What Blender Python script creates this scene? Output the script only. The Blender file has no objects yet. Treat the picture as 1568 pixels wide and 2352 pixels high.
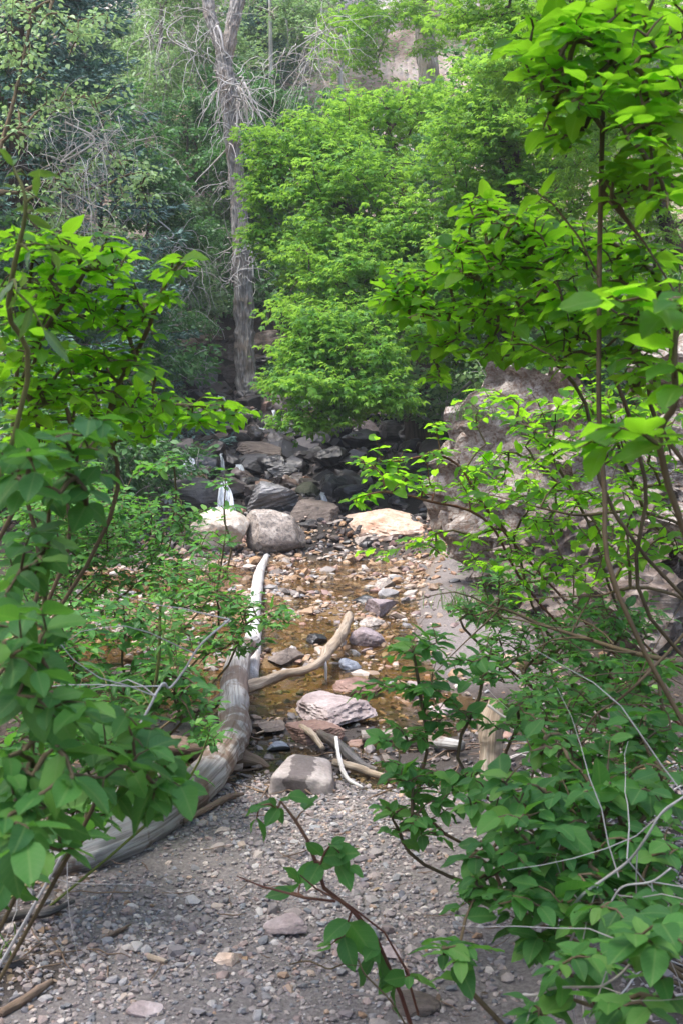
import bpy, math, random
import numpy as np
from mathutils import Matrix, Vector

R = math.radians
random.seed(3)
rng = np.random.default_rng(11)
scene = bpy.context.scene
COL = scene.collection

# ------------------------------------------------------------------ camera, world, sun, exposure
CAMZ, PITCH, FPX, CU, CV = 1.55, R(4.0), 2838.6, 784.0, 1176.0
cd = bpy.data.cameras.new('camera'); cam = bpy.data.objects.new('camera', cd); COL.objects.link(cam)
cam.location = (0, 0, CAMZ); cam.rotation_euler = (R(90) - PITCH, 0, 0)
cd.sensor_fit = 'VERTICAL'; cd.sensor_height = 24.0; cd.sensor_width = 24.0
cd.lens = 12.0 / math.tan(R(22.5)); cd.clip_start = 0.05; cd.clip_end = 800
cd.dof.use_dof = True; cd.dof.focus_distance = 13.0; cd.dof.aperture_fstop = 9.0
scene.camera = cam

SUN_EL, SUN_AZ = R(68), R(-115)        # high, from the left and a little behind
world = bpy.data.worlds.new('World'); scene.world = world; world.use_nodes = True
wn = world.node_tree; wn.nodes.clear()
sky = wn.nodes.new('ShaderNodeTexSky'); sky.sky_type = 'NISHITA'; sky.sun_disc = False
sky.sun_elevation = SUN_EL; sky.sun_rotation = SUN_AZ; sky.air_density = 1.0; sky.dust_density = 3.0; sky.ozone_density = 1.0
bg = wn.nodes.new('ShaderNodeBackground'); bg.inputs['Strength'].default_value = 0.15
wo = wn.nodes.new('ShaderNodeOutputWorld')
wn.links.new(sky.outputs[0], bg.inputs[0]); wn.links.new(bg.outputs[0], wo.inputs[0])
sl = bpy.data.lights.new('sun', 'SUN'); sun = bpy.data.objects.new('sun', sl); COL.objects.link(sun)
sl.energy = 1.5; sl.angle = R(22); sl.color = (1.0, 0.98, 0.95)
sdir = Vector((math.sin(SUN_AZ) * math.cos(SUN_EL), math.cos(SUN_AZ) * math.cos(SUN_EL), math.sin(SUN_EL)))
sun.rotation_euler = sdir.to_track_quat('Z', 'Y').to_euler()
scene.view_settings.view_transform = 'Standard'; scene.view_settings.look = 'None'
scene.view_settings.gamma = 1.0; scene.view_settings.use_curve_mapping = False
scene.view_settings.exposure = 1.85
cy = scene.cycles
cy.max_bounces = 7; cy.diffuse_bounces = 4; cy.glossy_bounces = 3; cy.transmission_bounces = 5; cy.transparent_max_bounces = 12
cy.use_denoising = True; cy.caustics_reflective = False; cy.caustics_refractive = False

# ------------------------------------------------------------------ helpers
def ray(u, v):
    a, b = (u - CU) / FPX, (CV - v) / FPX
    c, s = math.cos(PITCH), math.sin(PITCH)
    return np.array([a, c + b * s, -s + b * c])
def P(u, v, d): return np.array([0, 0, CAMZ]) + d * ray(u, v)
def proj(p):
    p = np.atleast_2d(p); c, s = math.cos(PITCH), math.sin(PITCH)
    y, z = p[:, 1], p[:, 2] - CAMZ
    d = y * c - z * s; b = (y * s + z * c) / np.maximum(d, 1e-3); a = p[:, 0] / np.maximum(d, 1e-3)
    return CU + a * FPX, CV - b * FPX, d

def _hash(ix, iy, iz, seed):
    h = (ix * 374761393 + iy * 668265263 + iz * 2147483647 + seed * 1274126177) & 0xFFFFFFFF
    h = ((h ^ (h >> 13)) * 1274126177) & 0xFFFFFFFF
    h = h ^ (h >> 16)
    return (h & 0xFFFF) / 65535.0
def vnoise(p, seed=0):
    p = np.asarray(p, float); i = np.floor(p).astype(np.int64); f = p - i; f = f * f * (3 - 2 * f)
    r = 0
    for dx in (0, 1):
        wx = f[:, 0] if dx else 1 - f[:, 0]
        for dy in (0, 1):
            wy = f[:, 1] if dy else 1 - f[:, 1]
            for dz in (0, 1):
                wz = f[:, 2] if dz else 1 - f[:, 2]
                r = r + wx * wy * wz * _hash(i[:, 0] + dx, i[:, 1] + dy, i[:, 2] + dz, seed)
    return r * 2 - 1
def fbm(p, oct=4, seed=0, ridge=False):
    r = 0; a = 1.0; p = np.asarray(p, float)
    for o in range(oct):
        n = vnoise(p * (2.03 ** o) + 17.3 * o, seed + o)
        r = r + a * ((1 - 2 * np.abs(n)) if ridge else n); a *= 0.5
    return r
def n2(x, y, s, seed=0, oct=3):
    x = np.asarray(x, float); return fbm(np.stack([x.ravel() * s, np.asarray(y, float).ravel() * s, np.zeros(x.size)], 1), oct, seed).reshape(x.shape)
def norm(a): return a / np.maximum(np.linalg.norm(a, axis=-1, keepdims=True), 1e-9)

def np_mesh(name, V, faces, smooth=True, attrs=None, mats=None, mat_index=None, sharp=0):
    me = bpy.data.meshes.new(name); V = np.asarray(V, np.float32)
    if not isinstance(faces, (list, tuple)): faces = [faces]
    faces = [np.asarray(f, np.int32) for f in faces if len(f)]
    me.vertices.add(len(V)); me.vertices.foreach_set('co', V.ravel())
    loops = np.concatenate([f.ravel() for f in faces]); tot = np.concatenate([np.full(len(f), f.shape[1], np.int32) for f in faces])
    start = np.concatenate([[0], np.cumsum(tot)[:-1]]).astype(np.int32)
    me.loops.add(len(loops)); me.loops.foreach_set('vertex_index', loops)
    me.polygons.add(len(tot)); me.polygons.foreach_set('loop_start', start); me.polygons.foreach_set('loop_total', tot)
    me.polygons.foreach_set('use_smooth', np.full(len(tot), smooth))
    for k, a in (attrs or {}).items():
        a = np.asarray(a, np.float32)
        t = me.attributes.new(k, 'FLOAT_VECTOR' if a.ndim == 2 else 'FLOAT', 'POINT')
        t.data.foreach_set('vector' if a.ndim == 2 else 'value', a.ravel())
    for m in (mats or []): me.materials.append(m)
    if mat_index is not None: me.polygons.foreach_set('material_index', np.asarray(mat_index, np.int32))
    me.update(calc_edges=True)
    if sharp: me.set_sharp_from_angle(angle=R(sharp))
    return me
def obj(name, me, parent=None, kind=None, label=None, cat=None, group=None):
    o = bpy.data.objects.new(name, me); COL.objects.link(o)
    if parent is not None: o.parent = parent
    if kind: o['kind'] = kind
    if label: o['label'] = label
    if cat: o['category'] = cat
    if group: o['group'] = group
    return o
def thing(name, label, cat, loc=(0, 0, 0), group=None):
    o = obj(name, None, None, None, label, cat, group); o.location = tuple(float(c) for c in loc); o.empty_display_size = 0.1
    return o
def M4(A, p):
    m = np.eye(4); m[:3, :3] = A; m[:3, 3] = p
    return Matrix(m.tolist())

# ------------------------------------------------------------------ materials
class NT:
    def __init__(s, name):
        s.m = bpy.data.materials.new(name); s.m.use_nodes = True; s.t = s.m.node_tree; s.t.nodes.clear()
        s.out = s.n('ShaderNodeOutputMaterial')
    def n(s, typ, **kw):
        x = s.t.nodes.new(typ)
        for k, v in kw.items():
            if k.startswith('i_'): x.inputs[k[2:].replace('_', ' ')].default_value = v
            else: setattr(x, k, v)
        return x
    def l(s, a, b): s.t.links.new(a, b)
    def ramp(s, src, stops, interp='LINEAR'):
        r = s.n('ShaderNodeValToRGB'); e = r.color_ramp; e.interpolation = interp
        while len(e.elements) < len(stops): e.elements.new(0.5)
        for el, (p, c) in zip(e.elements, stops): el.position = p; el.color = tuple(c) + (1,) if len(c) == 3 else c
        s.l(src, r.inputs[0]); return r.outputs[0]
    def noise(s, scale, detail=4, rough=0.55, vec=None, dist=0.0):
        x = s.n('ShaderNodeTexNoise'); x.inputs['Scale'].default_value = scale; x.inputs['Detail'].default_value = detail
        x.inputs['Roughness'].default_value = rough; x.inputs['Distortion'].default_value = dist
        if vec is not None: s.l(vec, x.inputs['Vector'])
        return x.outputs['Fac']
    def mix(s, a, b, fac, mode='MIX'):
        x = s.n('ShaderNodeMix', data_type='RGBA', blend_type=mode)
        for k, v in ((0, fac), (6, a), (7, b)):
            if hasattr(v, 'is_linked'): s.l(v, x.inputs[k])
            elif isinstance(v, (int, float)): x.inputs[k].default_value = v
            else: x.inputs[k].default_value = tuple(v) + (1,)
        return x.outputs[2]
    def math(s, op, a, b=0.0):
        x = s.n('ShaderNodeMath', operation=op)
        for k, v in ((0, a), (1, b)):
            if hasattr(v, 'is_linked'): s.l(v, x.inputs[k])
            else: x.inputs[k].default_value = v
        return x.outputs[0]
    def attr(s, name, out='Fac'): return s.n('ShaderNodeAttribute', attribute_name=name).outputs[out]
    def rnd(s):
        oi = s.n('ShaderNodeObjectInfo'); return s.math('FRACT', s.math('ADD', oi.outputs['Random'], s.attr('rnd')))
    def coord(s, which='Object', scale=None, rot=None):
        c = s.n('ShaderNodeTexCoord').outputs[which]
        if scale is None: return c
        m = s.n('ShaderNodeMapping'); m.inputs['Scale'].default_value = scale
        if rot: m.inputs['Rotation'].default_value = rot
        s.l(c, m.inputs[0]); return m.outputs[0]
    def pos(s): return s.n('ShaderNodeNewGeometry').outputs['Position']
    def bump(s, h, strength=0.5, dist=0.02):
        b = s.n('ShaderNodeBump'); b.inputs['Strength'].default_value = strength; b.inputs['Distance'].default_value = dist
        s.l(h, b.inputs['Height']); return b.outputs[0]
    def bsdf(s, col, rough=0.8, spec=0.3, normal=None):
        b = s.n('ShaderNodeBsdfPrincipled')
        for k, v in (('Base Color', col), ('Roughness', rough), ('Specular IOR Level', spec)):
            if hasattr(v, 'is_linked'): s.l(v, b.inputs[k])
            elif isinstance(v, (int, float)): b.inputs[k].default_value = v
            else: b.inputs[k].default_value = tuple(v) + (1,)
        if normal is not None: s.l(normal, b.inputs['Normal'])
        return b
    def done(s, b): s.l(b.outputs[0] if hasattr(b, 'outputs') else b, s.out.inputs[0]); return s.m

def leaf_mat(name, cols, trans, tfac=0.42, rough=0.42, veins=True, spec=0.45):
    t = NT(name); r = t.rnd()
    c = t.ramp(r, [(0.0, cols[0]), (0.42, cols[1]), (0.82, cols[2]), (1.0, cols[3] if len(cols) > 3 else cols[2])])
    nv = None
    if veins:
        sx = t.n('ShaderNodeSeparateXYZ'); t.l(t.attr('lc', 'Vector'), sx.inputs[0])
        ax = t.math('ABSOLUTE', sx.outputs[0])
        mid = t.math('LESS_THAN', ax, 0.022)
        w = t.math('FRACT', t.math('MULTIPLY', t.math('SUBTRACT', sx.outputs[1], t.math('MULTIPLY', ax, 0.9)), 8.0))
        side = t.math('LESS_THAN', w, 0.12)
        v = t.math('MAXIMUM', mid, t.math('MULTIPLY', side, 0.6))
        c = t.mix(c, t.mix(c, (0.22, 0.34, 0.10), 0.4), v)
        blot = t.noise(60, 3, vec=t.coord('Object'))
        c = t.mix(c, t.mix(c, (0.0, 0.0, 0.0), 0.25), t.math('MULTIPLY', blot, 0.8))
        c = t.mix(c, (0.16, 0.10, 0.04), t.ramp(t.noise(5.5, 4, .6, t.coord('Object', (1, 1, 1))), [(0.70, (0, 0, 0)), (0.73, (.8, .8, .8))]))
        nv = t.bump(t.math('SUBTRACT', 1.0, v), 0.35, 0.002)
    b = t.bsdf(c, rough, spec, nv)
    tr = t.n('ShaderNodeBsdfTranslucent'); t.l(t.mix(trans, t.mix(c, trans, 0.5), 0.35), tr.inputs[0])
    m = t.n('ShaderNodeMixShader'); m.inputs[0].default_value = tfac
    t.l(b.outputs[0], m.inputs[1]); t.l(tr.outputs[0], m.inputs[2])
    return t.done(m)
ML = {
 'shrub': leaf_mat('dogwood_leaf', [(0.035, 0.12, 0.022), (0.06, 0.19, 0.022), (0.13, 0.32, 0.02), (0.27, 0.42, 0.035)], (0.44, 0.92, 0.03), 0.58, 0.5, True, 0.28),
 'lower': leaf_mat('shade_toned_shrub_leaf', [(0.035, 0.125, 0.035), (0.05, 0.17, 0.04), (0.085, 0.25, 0.045), (0.17, 0.34, 0.07)], (0.20, 0.55, 0.05), 0.36, 0.55, True, 0.3),  # same shrub leaf in shade; darkness and sky blue put into its colour
 'willow': leaf_mat('willow_leaf', [(0.05, 0.13, 0.05), (0.07, 0.17, 0.06), (0.11, 0.24, 0.06)], (0.30, 0.55, 0.05), 0.35, 0.32),
 'elder': leaf_mat('box_elder_leaf', [(0.035, 0.115, 0.02), (0.06, 0.18, 0.025), (0.13, 0.30, 0.03), (0.26, 0.46, 0.04)], (0.36, 0.64, 0.07), 0.5, 0.55, False, .3),
 'pale': leaf_mat('hillside_leaf', [(0.12, 0.22, 0.10), (0.19, 0.32, 0.14), (0.29, 0.43, 0.18)], (0.40, 0.62, 0.22), 0.36, 0.5, False),
 'dark': leaf_mat('understory_leaf', [(0.04, 0.11, 0.045), (0.065, 0.16, 0.06), (0.11, 0.24, 0.075)], (0.12, 0.32, 0.06), 0.32, 0.5, False),
 'spruce': leaf_mat('spruce_needle', [(0.07, 0.145, 0.12), (0.12, 0.22, 0.185), (0.20, 0.33, 0.27)], (0.06, 0.14, 0.10), 0.12, 0.55, False),
 'dead': leaf_mat('dead_leaf', [(0.07, 0.045, 0.03), (0.15, 0.10, 0.06), (0.26, 0.19, 0.12)], (0.2, 0.12, 0.05), 0.15, 0.7, False),
 'grass': leaf_mat('grass_blade', [(0.06, 0.15, 0.03), (0.09, 0.2, 0.04), (0.2, 0.27, 0.08)], (0.25, 0.45, 0.06), 0.35, 0.5, False),
}
def wood_mat(name, c1, c2, c3, rough=0.75, streak=(3, 3, 30), axis=None, bumps=0.5, spots=None, spec=0.25, dist=0.01):
    """weathered wood or bark; the mesh carries attribute 'tc' = (around, along, radial)"""
    t = NT(name); v = t.attr('tc', 'Vector')
    m = t.n('ShaderNodeMapping'); m.inputs['Scale'].default_value = streak; t.l(v, m.inputs[0])
    n = t.noise(1.0, 6, 0.6, m.outputs[0], 0.3)
    n2_ = t.noise(2.5, 4, 0.6, t.coord('Object'))
    c = t.ramp(n, [(0.25, c1), (0.5, c2), (0.75, c3)])
    c = t.mix(c, t.mix(c, (0.25, 0.17, 0.10), 0.55), t.ramp(n2_, [(0.45, (0, 0, 0)), (0.7, (1, 1, 1))]))
    if spots: c = t.mix(c, t.mix(spots, c, .3), t.ramp(t.noise(3.2, 6, 0.65, t.coord('Object')), [(0.50, (0, 0, 0)), (0.545, (1, 1, 1))]))
    fine = t.noise(3.0, 5, 0.7, m.outputs[0])
    return t.done(t.bsdf(c, rough, spec, t.bump(t.math('ADD', n, t.math('MULTIPLY', fine, 0.5)), bumps, dist)))
MW = {
 'bark': wood_mat('furrowed_bark', (0.06, 0.052, 0.047), (0.31, 0.29, 0.27), (0.60, 0.585, 0.56), streak=(18, 3.4, 18), bumps=1.0, dist=0.04),
 'darkbark': wood_mat('dark_bark', (0.03, 0.025, 0.02), (0.08, 0.065, 0.05), (0.15, 0.12, 0.10), streak=(16, 2.4, 16), bumps=1.0, dist=0.04),
 'log': wood_mat('weathered_grey_log', (0.10, 0.085, 0.075), (0.36, 0.345, 0.33), (0.54, 0.53, 0.52), streak=(20, 2.2, 20), bumps=0.8, dist=.02, spots=(0.15, 0.085, 0.05)),
 'white': wood_mat('bleached_wood', (0.28, 0.25, 0.23), (0.55, 0.53, 0.51), (0.66, 0.65, 0.64), streak=(22, 3, 22), bumps=0.4),
 'tan': wood_mat('peeled_tan_wood', (0.11, 0.08, 0.055), (0.30, 0.24, 0.18), (0.46, 0.40, 0.32), streak=(26, 4, 26), bumps=0.4),
 'brown': wood_mat('brown_dead_wood', (0.07, 0.05, 0.035), (0.16, 0.11, 0.08), (0.28, 0.20, 0.15), streak=(26, 4, 26), bumps=0.6),
 'darkwet': wood_mat('dark_wet_wood', (0.02, 0.018, 0.018), (0.05, 0.045, 0.042), (0.11, 0.095, 0.09), rough=0.4, streak=(26, 4, 26), bumps=0.6, spec=0.5),
 'twig': wood_mat('dead_grey_twig', (0.30, 0.28, 0.27), (0.45, 0.435, 0.42), (0.60, 0.59, 0.57), streak=(3, 3, 1), bumps=0.3),
 'stem': wood_mat('shrub_stem', (0.05, 0.035, 0.02), (0.10, 0.075, 0.04), (0.17, 0.13, 0.07), streak=(3, 8, 1), bumps=0.3),
 'redstem': wood_mat('reddish_stem', (0.07, 0.025, 0.02), (0.13, 0.05, 0.035), (0.20, 0.11, 0.06), streak=(3, 8, 1), bumps=0.3),
 'greenstem': wood_mat('green_stem', (0.07, 0.09, 0.02), (0.12, 0.15, 0.035), (0.18, 0.2, 0.06), streak=(3, 8, 1), bumps=0.3),
}
def rock_mat(name, c1, c2, c3, rough=0.8, spec=0.3, speck=0.0, speckc=(0.04, 0.04, 0.045), strata=0.0, wetz=None, bump=0.7, crack=0.5, scale=1.0):
    t = NT(name); oc = t.coord('Object'); oi = t.n('ShaderNodeObjectInfo')
    add = t.n('ShaderNodeVectorMath', operation='ADD'); t.l(oc, add.inputs[0])
    cmb = t.n('ShaderNodeCombineXYZ'); rm = t.math('MULTIPLY', oi.outputs['Random'], 37.0); t.l(rm, cmb.inputs[0]); t.l(rm, cmb.inputs[1]); t.l(cmb.outputs[0], add.inputs[1])
    v = add.outputs[0]
    a = t.noise(5 * scale, 6, 0.62, v, 0.4)
    c = t.ramp(a, [(0.3, c1), (0.5, c2), (0.7, c3)])
    h = a
    if strata:
        m = t.n('ShaderNodeMapping'); m.inputs['Scale'].default_value = (3 * scale, 3 * scale, 26 * scale); m.inputs['Rotation'].default_value = (0.35, 0.25, 0); t.l(v, m.inputs[0])
        s = t.noise(1.0, 5, 0.6, m.outputs[0], 0.5)
        c = t.mix(c, t.ramp(s, [(0.35, c1), (0.65, c3)]), strata); h = t.math('ADD', h, t.math('MULTIPLY', s, 1.6 * strata))
    fine = t.noise(45 * scale, 5, 0.7, v)
    c = t.mix(c, t.ramp(fine, [(0.3, (0.25, 0.25, 0.25)), (0.55, (0.5, 0.5, 0.5)), (0.75, (0.85, 0.85, 0.85))]), 0.55, 'OVERLAY')
    if speck:
        vo = t.n('ShaderNodeTexNoise'); vo.inputs['Scale'].default_value = 22 * scale; vo.inputs['Detail'].default_value = 3; t.l(v, vo.inputs['Vector'])
        c = t.mix(c, speckc, t.math('MULTIPLY', t.ramp(vo.outputs['Fac'], [(0.52, (0, 0, 0)), (0.6, (1, 1, 1))]), speck))
    if crack:
        vc = t.n('ShaderNodeTexVoronoi', feature='DISTANCE_TO_EDGE'); vc.inputs['Scale'].default_value = 3.2 * scale
        nn = t.n('ShaderNodeTexNoise'); nn.inputs['Scale'].default_value = 3 * scale; t.l(v, nn.inputs['Vector'])
        mx = t.n('ShaderNodeVectorMath', operation='ADD'); t.l(v, mx.inputs[0]); t.l(nn.outputs['Color'], mx.inputs[1]); t.l(mx.outputs[0], vc.inputs['Vector'])
        k = t.ramp(vc.outputs['Distance'], [(0.0, (0, 0, 0)), (0.035, (1, 1, 1))])
        h = t.math('ADD', h, t.math('MULTIPLY', k, 0.35 * crack))
    h = t.math('ADD', h, t.math('MULTIPLY', fine, 0.25))
    rr = rough
    if wetz is not None:      # stone soaked with water up to a line of its own
        sx = t.n('ShaderNodeSeparateXYZ'); t.l(t.coord('Object'), sx.inputs[0])
        w = t.math('ADD', sx.outputs[2], t.math('MULTIPLY', t.noise(3, 3, 0.5, v), 0.12))
        wf = t.ramp(t.math('SUBTRACT', w, wetz), [(0.0, (1, 1, 1)), (0.03, (0, 0, 0))])
        c = t.mix(c, t.mix(c, (0.02, 0.016, 0.014), 0.62), wf); rr = t.ramp(wf, [(0, (rough,) * 3), (1, (0.3,) * 3)])
    return t.done(t.bsdf(c, rr, spec, t.bump(h, bump, 0.02)))
MR = {
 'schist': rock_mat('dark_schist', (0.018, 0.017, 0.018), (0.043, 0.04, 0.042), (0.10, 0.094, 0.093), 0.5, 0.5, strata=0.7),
 'schist_lit': rock_mat('lit_grey_schist', (0.07, 0.068, 0.07), (0.15, 0.145, 0.15), (0.32, 0.31, 0.31), 0.5, 0.5, strata=0.8),  # brighter copy of the dark schist, its lit tone put into the colour
 'wet': rock_mat('wet_black_rock', (0.010, 0.010, 0.011), (0.026, 0.025, 0.027), (0.06, 0.055, 0.055), 0.28, 0.6, strata=0.3),
 'moss': rock_mat('mossy_rock', (0.025, 0.027, 0.018), (0.05, 0.055, 0.03), (0.09, 0.09, 0.06), 0.6, 0.3),
 'speckled': rock_mat('speckled_pale_rock', (0.17, 0.145, 0.125), (0.34, 0.29, 0.25), (0.50, 0.45, 0.40), 0.7, 0.3, speck=0.5, scale=1.5, wetz=-0.04),
 'white': rock_mat('pale_cream_rock', (0.26, 0.22, 0.18), (0.46, 0.41, 0.35), (0.60, 0.55, 0.49), 0.6, 0.3, speck=0.35, speckc=(0.35, 0.2, 0.12), wetz=-0.10, crack=0.2, bump=0.4),
 'peach': rock_mat('peach_slab', (0.34, 0.21, 0.14), (0.52, 0.39, 0.30), (0.64, 0.54, 0.46), 0.75, 0.25, speck=0.3, speckc=(0.3, 0.1, 0.04), strata=0.12, bump=0.6),
 'purple': rock_mat('purple_grey_rock', (0.14, 0.11, 0.11), (0.24, 0.195, 0.20), (0.36, 0.30, 0.30), 0.8, 0.25, strata=0.25, wetz=-0.06),
 'brown': rock_mat('brown_rock', (0.06, 0.047, 0.04), (0.125, 0.10, 0.085), (0.24, 0.195, 0.165), 0.75, 0.25, strata=0.4),
 'red': rock_mat('reddish_layered_rock', (0.11, 0.06, 0.045), (0.21, 0.125, 0.10), (0.33, 0.22, 0.18), 0.7, 0.3, strata=0.7),
 'mauve': rock_mat('mauve_stone', (0.22, 0.17, 0.165), (0.33, 0.27, 0.26), (0.45, 0.39, 0.38), 0.8, 0.25, crack=0.2),
 'grey': rock_mat('grey_stone', (0.14, 0.135, 0.13), (0.24, 0.23, 0.23), (0.36, 0.35, 0.35), 0.8, 0.25),
 'blue': rock_mat('blue_grey_stone', (0.07, 0.08, 0.10), (0.17, 0.19, 0.23), (0.42, 0.44, 0.48), 0.6, 0.35, speck=0.3),
 'orange': rock_mat('orange_wet_rock', (0.14, 0.07, 0.03), (0.28, 0.15, 0.07), (0.42, 0.26, 0.13), 0.35, 0.5),
 'outcrop': rock_mat('pale_conglomerate', (0.085, 0.062, 0.045), (0.24, 0.205, 0.17), (0.54, 0.50, 0.46), 0.85, 0.2, speck=0.7, speckc=(0.13, 0.08, 0.055), strata=0.3, scale=1.5, bump=1.0),
 'outcrop_red': rock_mat('rusty_conglomerate', (0.05, 0.034, 0.025), (0.125, 0.09, 0.068), (0.30, 0.26, 0.23), 0.85, 0.2, speck=0.4, strata=0.3, scale=0.8, bump=1.0),
 'cliff': rock_mat('pink_cliff_rock', (0.48, 0.36, 0.31), (0.76, 0.68, 0.64), (0.85, 0.82, 0.80), 0.85, 0.2, strata=0.25, scale=0.5, bump=1.0, speck=0.4, speckc=(0.3, 0.17, 0.11)),
}
def pebble_mat(name, stops, rough=0.8, spec=0.25, wet=0.0):
    t = NT(name); c = t.ramp(t.rnd(), stops)
    f = t.noise(35, 4, 0.65, t.coord('Object'))
    c = t.mix(c, t.ramp(f, [(0.3, (0.3, 0.3, 0.3)), (0.7, (0.72, 0.72, 0.72))]), 0.6, 'OVERLAY')
    return t.done(t.bsdf(c, rough, spec, t.bump(f, 0.4, 0.004)))
MP = {
 'dry': pebble_mat('dry_pebbles', [(0.0, (0.20, 0.17, 0.17)), (0.14, (0.31, 0.26, 0.235)), (0.28, (0.15, 0.155, 0.165)), (0.40, (0.36, 0.31, 0.28)), (0.52, (0.24, 0.205, 0.19)), (0.64, (0.115, 0.115, 0.13)), (0.74, (0.30, 0.22, 0.19)), (0.86, (0.24, 0.24, 0.25)), (0.94, (0.48, 0.43, 0.39)), (1.0, (0.30, 0.19, 0.12))]),
 'stream': pebble_mat('stream_pebbles', [(0.0, (0.36, 0.27, 0.20)), (0.12, (0.30, 0.19, 0.11)), (0.25, (0.18, 0.115, 0.065)), (0.38, (0.40, 0.33, 0.27)), (0.5, (0.10, 0.095, 0.10)), (0.6, (0.33, 0.20, 0.10)), (0.72, (0.25, 0.155, 0.13)), (0.84, (0.17, 0.17, 0.175)), (0.94, (0.50, 0.44, 0.38)), (1.0, (0.24, 0.13, 0.09))], 0.5, 0.4),
 'pool': pebble_mat('wet_pool_pebbles', [(0.0, (0.03, 0.028, 0.028)), (0.3, (0.07, 0.055, 0.045)), (0.5, (0.035, 0.035, 0.04)), (0.7, (0.12, 0.08, 0.055)), (0.85, (0.06, 0.055, 0.055)), (1.0, (0.2, 0.16, 0.14))], 0.4, 0.45),
 'cascade': pebble_mat('cascade_cobbles', [(0.0, (0.018, 0.017, 0.018)), (0.2, (0.035, 0.032, 0.033)), (0.4, (0.055, 0.046, 0.043)), (0.55, (0.028, 0.027, 0.03)), (0.7, (0.095, 0.073, 0.062)), (0.82, (0.045, 0.042, 0.044)), (0.93, (0.17, 0.13, 0.11)), (1.0, (0.16, 0.09, 0.055))], 0.42, 0.45),
}
def ground_mat():
    t = NT('ground_soil'); p = t.pos()
    a = t.noise(1.3, 6, 0.6, p); f = t.noise(60, 6, 0.7, p); g = t.noise(260, 3, 0.6, p)
    soil = t.ramp(f, [(0.3, (0.11, 0.095, 0.09)), (0.5, (0.205, 0.18, 0.17)), (0.72, (0.31, 0.28, 0.265))])
    bank = t.ramp(f, [(0.3, (0.025, 0.019, 0.015)), (0.55, (0.055, 0.042, 0.034)), (0.75, (0.12, 0.095, 0.075))])
    pn = t.noise(0.55, 8, 0.65, p, 0.6)
    rock = t.ramp(pn, [(0.32, (0.16, 0.10, 0.07)), (0.46, (0.38, 0.28, 0.23)), (0.62, (0.58, 0.48, 0.43)), (0.75, (0.40, 0.27, 0.20))])
    rock = t.mix(rock, t.ramp(t.noise(6, 6, 0.7, p), [(0.3, (0.25,) * 3), (0.7, (0.75,) * 3)]), 0.6, 'OVERLAY')
    bed = t.ramp(f, [(0.3, (0.07, 0.045, 0.02)), (0.5, (0.17, 0.105, 0.045)), (0.7, (0.30, 0.20, 0.10))])
    c = t.mix(bank, soil, t.attr('path')); c = t.mix(c, rock, t.attr('rocky')); c = t.mix(c, bed, t.attr('bed'))
    c = t.mix(c, t.mix(c, (0.012, 0.010, 0.009), 0.72), t.attr('wet'))
    ro = t.ramp(t.attr('wet'), [(0, (0.9,) * 3), (1, (0.35,) * 3)])
    h = t.math('ADD', f, t.math('MULTIPLY', g, 0.35)); h = t.math('ADD', h, t.math('MULTIPLY', pn, 3.0))
    return t.done(t.bsdf(c, ro, 0.3, t.bump(h, 0.8, 0.02)))
def water_mat():
    t = NT('stream_water'); n = t.bump(t.noise(12, 4, 0.6, t.pos(), 0.6), 0.6, 0.02)
    gl = t.n('ShaderNodeBsdfGlossy'); gl.inputs['Roughness'].default_value = 0.05; t.l(n, gl.inputs['Normal'])
    tp = t.n('ShaderNodeBsdfTransparent'); tp.inputs[0].default_value = (0.82, 0.72, 0.52, 1)
    fr = t.n('ShaderNodeFresnel'); fr.inputs[0].default_value = 1.33; t.l(n, fr.inputs['Normal'])
    m = t.n('ShaderNodeMixShader'); t.l(fr.outputs[0], m.inputs[0]); t.l(tp.outputs[0], m.inputs[1]); t.l(gl.outputs[0], m.inputs[2])
    return t.done(m)
def foam_mat():
    t = NT('falling_water'); v = t.attr('tc', 'Vector'); m_ = t.n('ShaderNodeMapping'); m_.inputs['Scale'].default_value = (14, 1.5, 1); t.l(v, m_.inputs[0])
    f = t.noise(1.0, 4, 0.6, m_.outputs[0], 0.4)
    b = t.bsdf((0.80, 0.86, 0.92), 0.25, 0.5, t.bump(f, 0.8, 0.02))
    tp = t.n('ShaderNodeBsdfTransparent'); tp.inputs[0].default_value = (0.9, 0.93, 0.95, 1)
    k = t.n('ShaderNodeMixShader'); t.l(t.ramp(f, [(0.34, (0.08,) * 3), (0.56, (0.95,) * 3)]), k.inputs[0]); t.l(tp.outputs[0], k.inputs[1]); t.l(b.outputs[0], k.inputs[2])
    return t.done(k)
M_GROUND, M_WATER, M_FOAM = ground_mat(), water_mat(), foam_mat()

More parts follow.
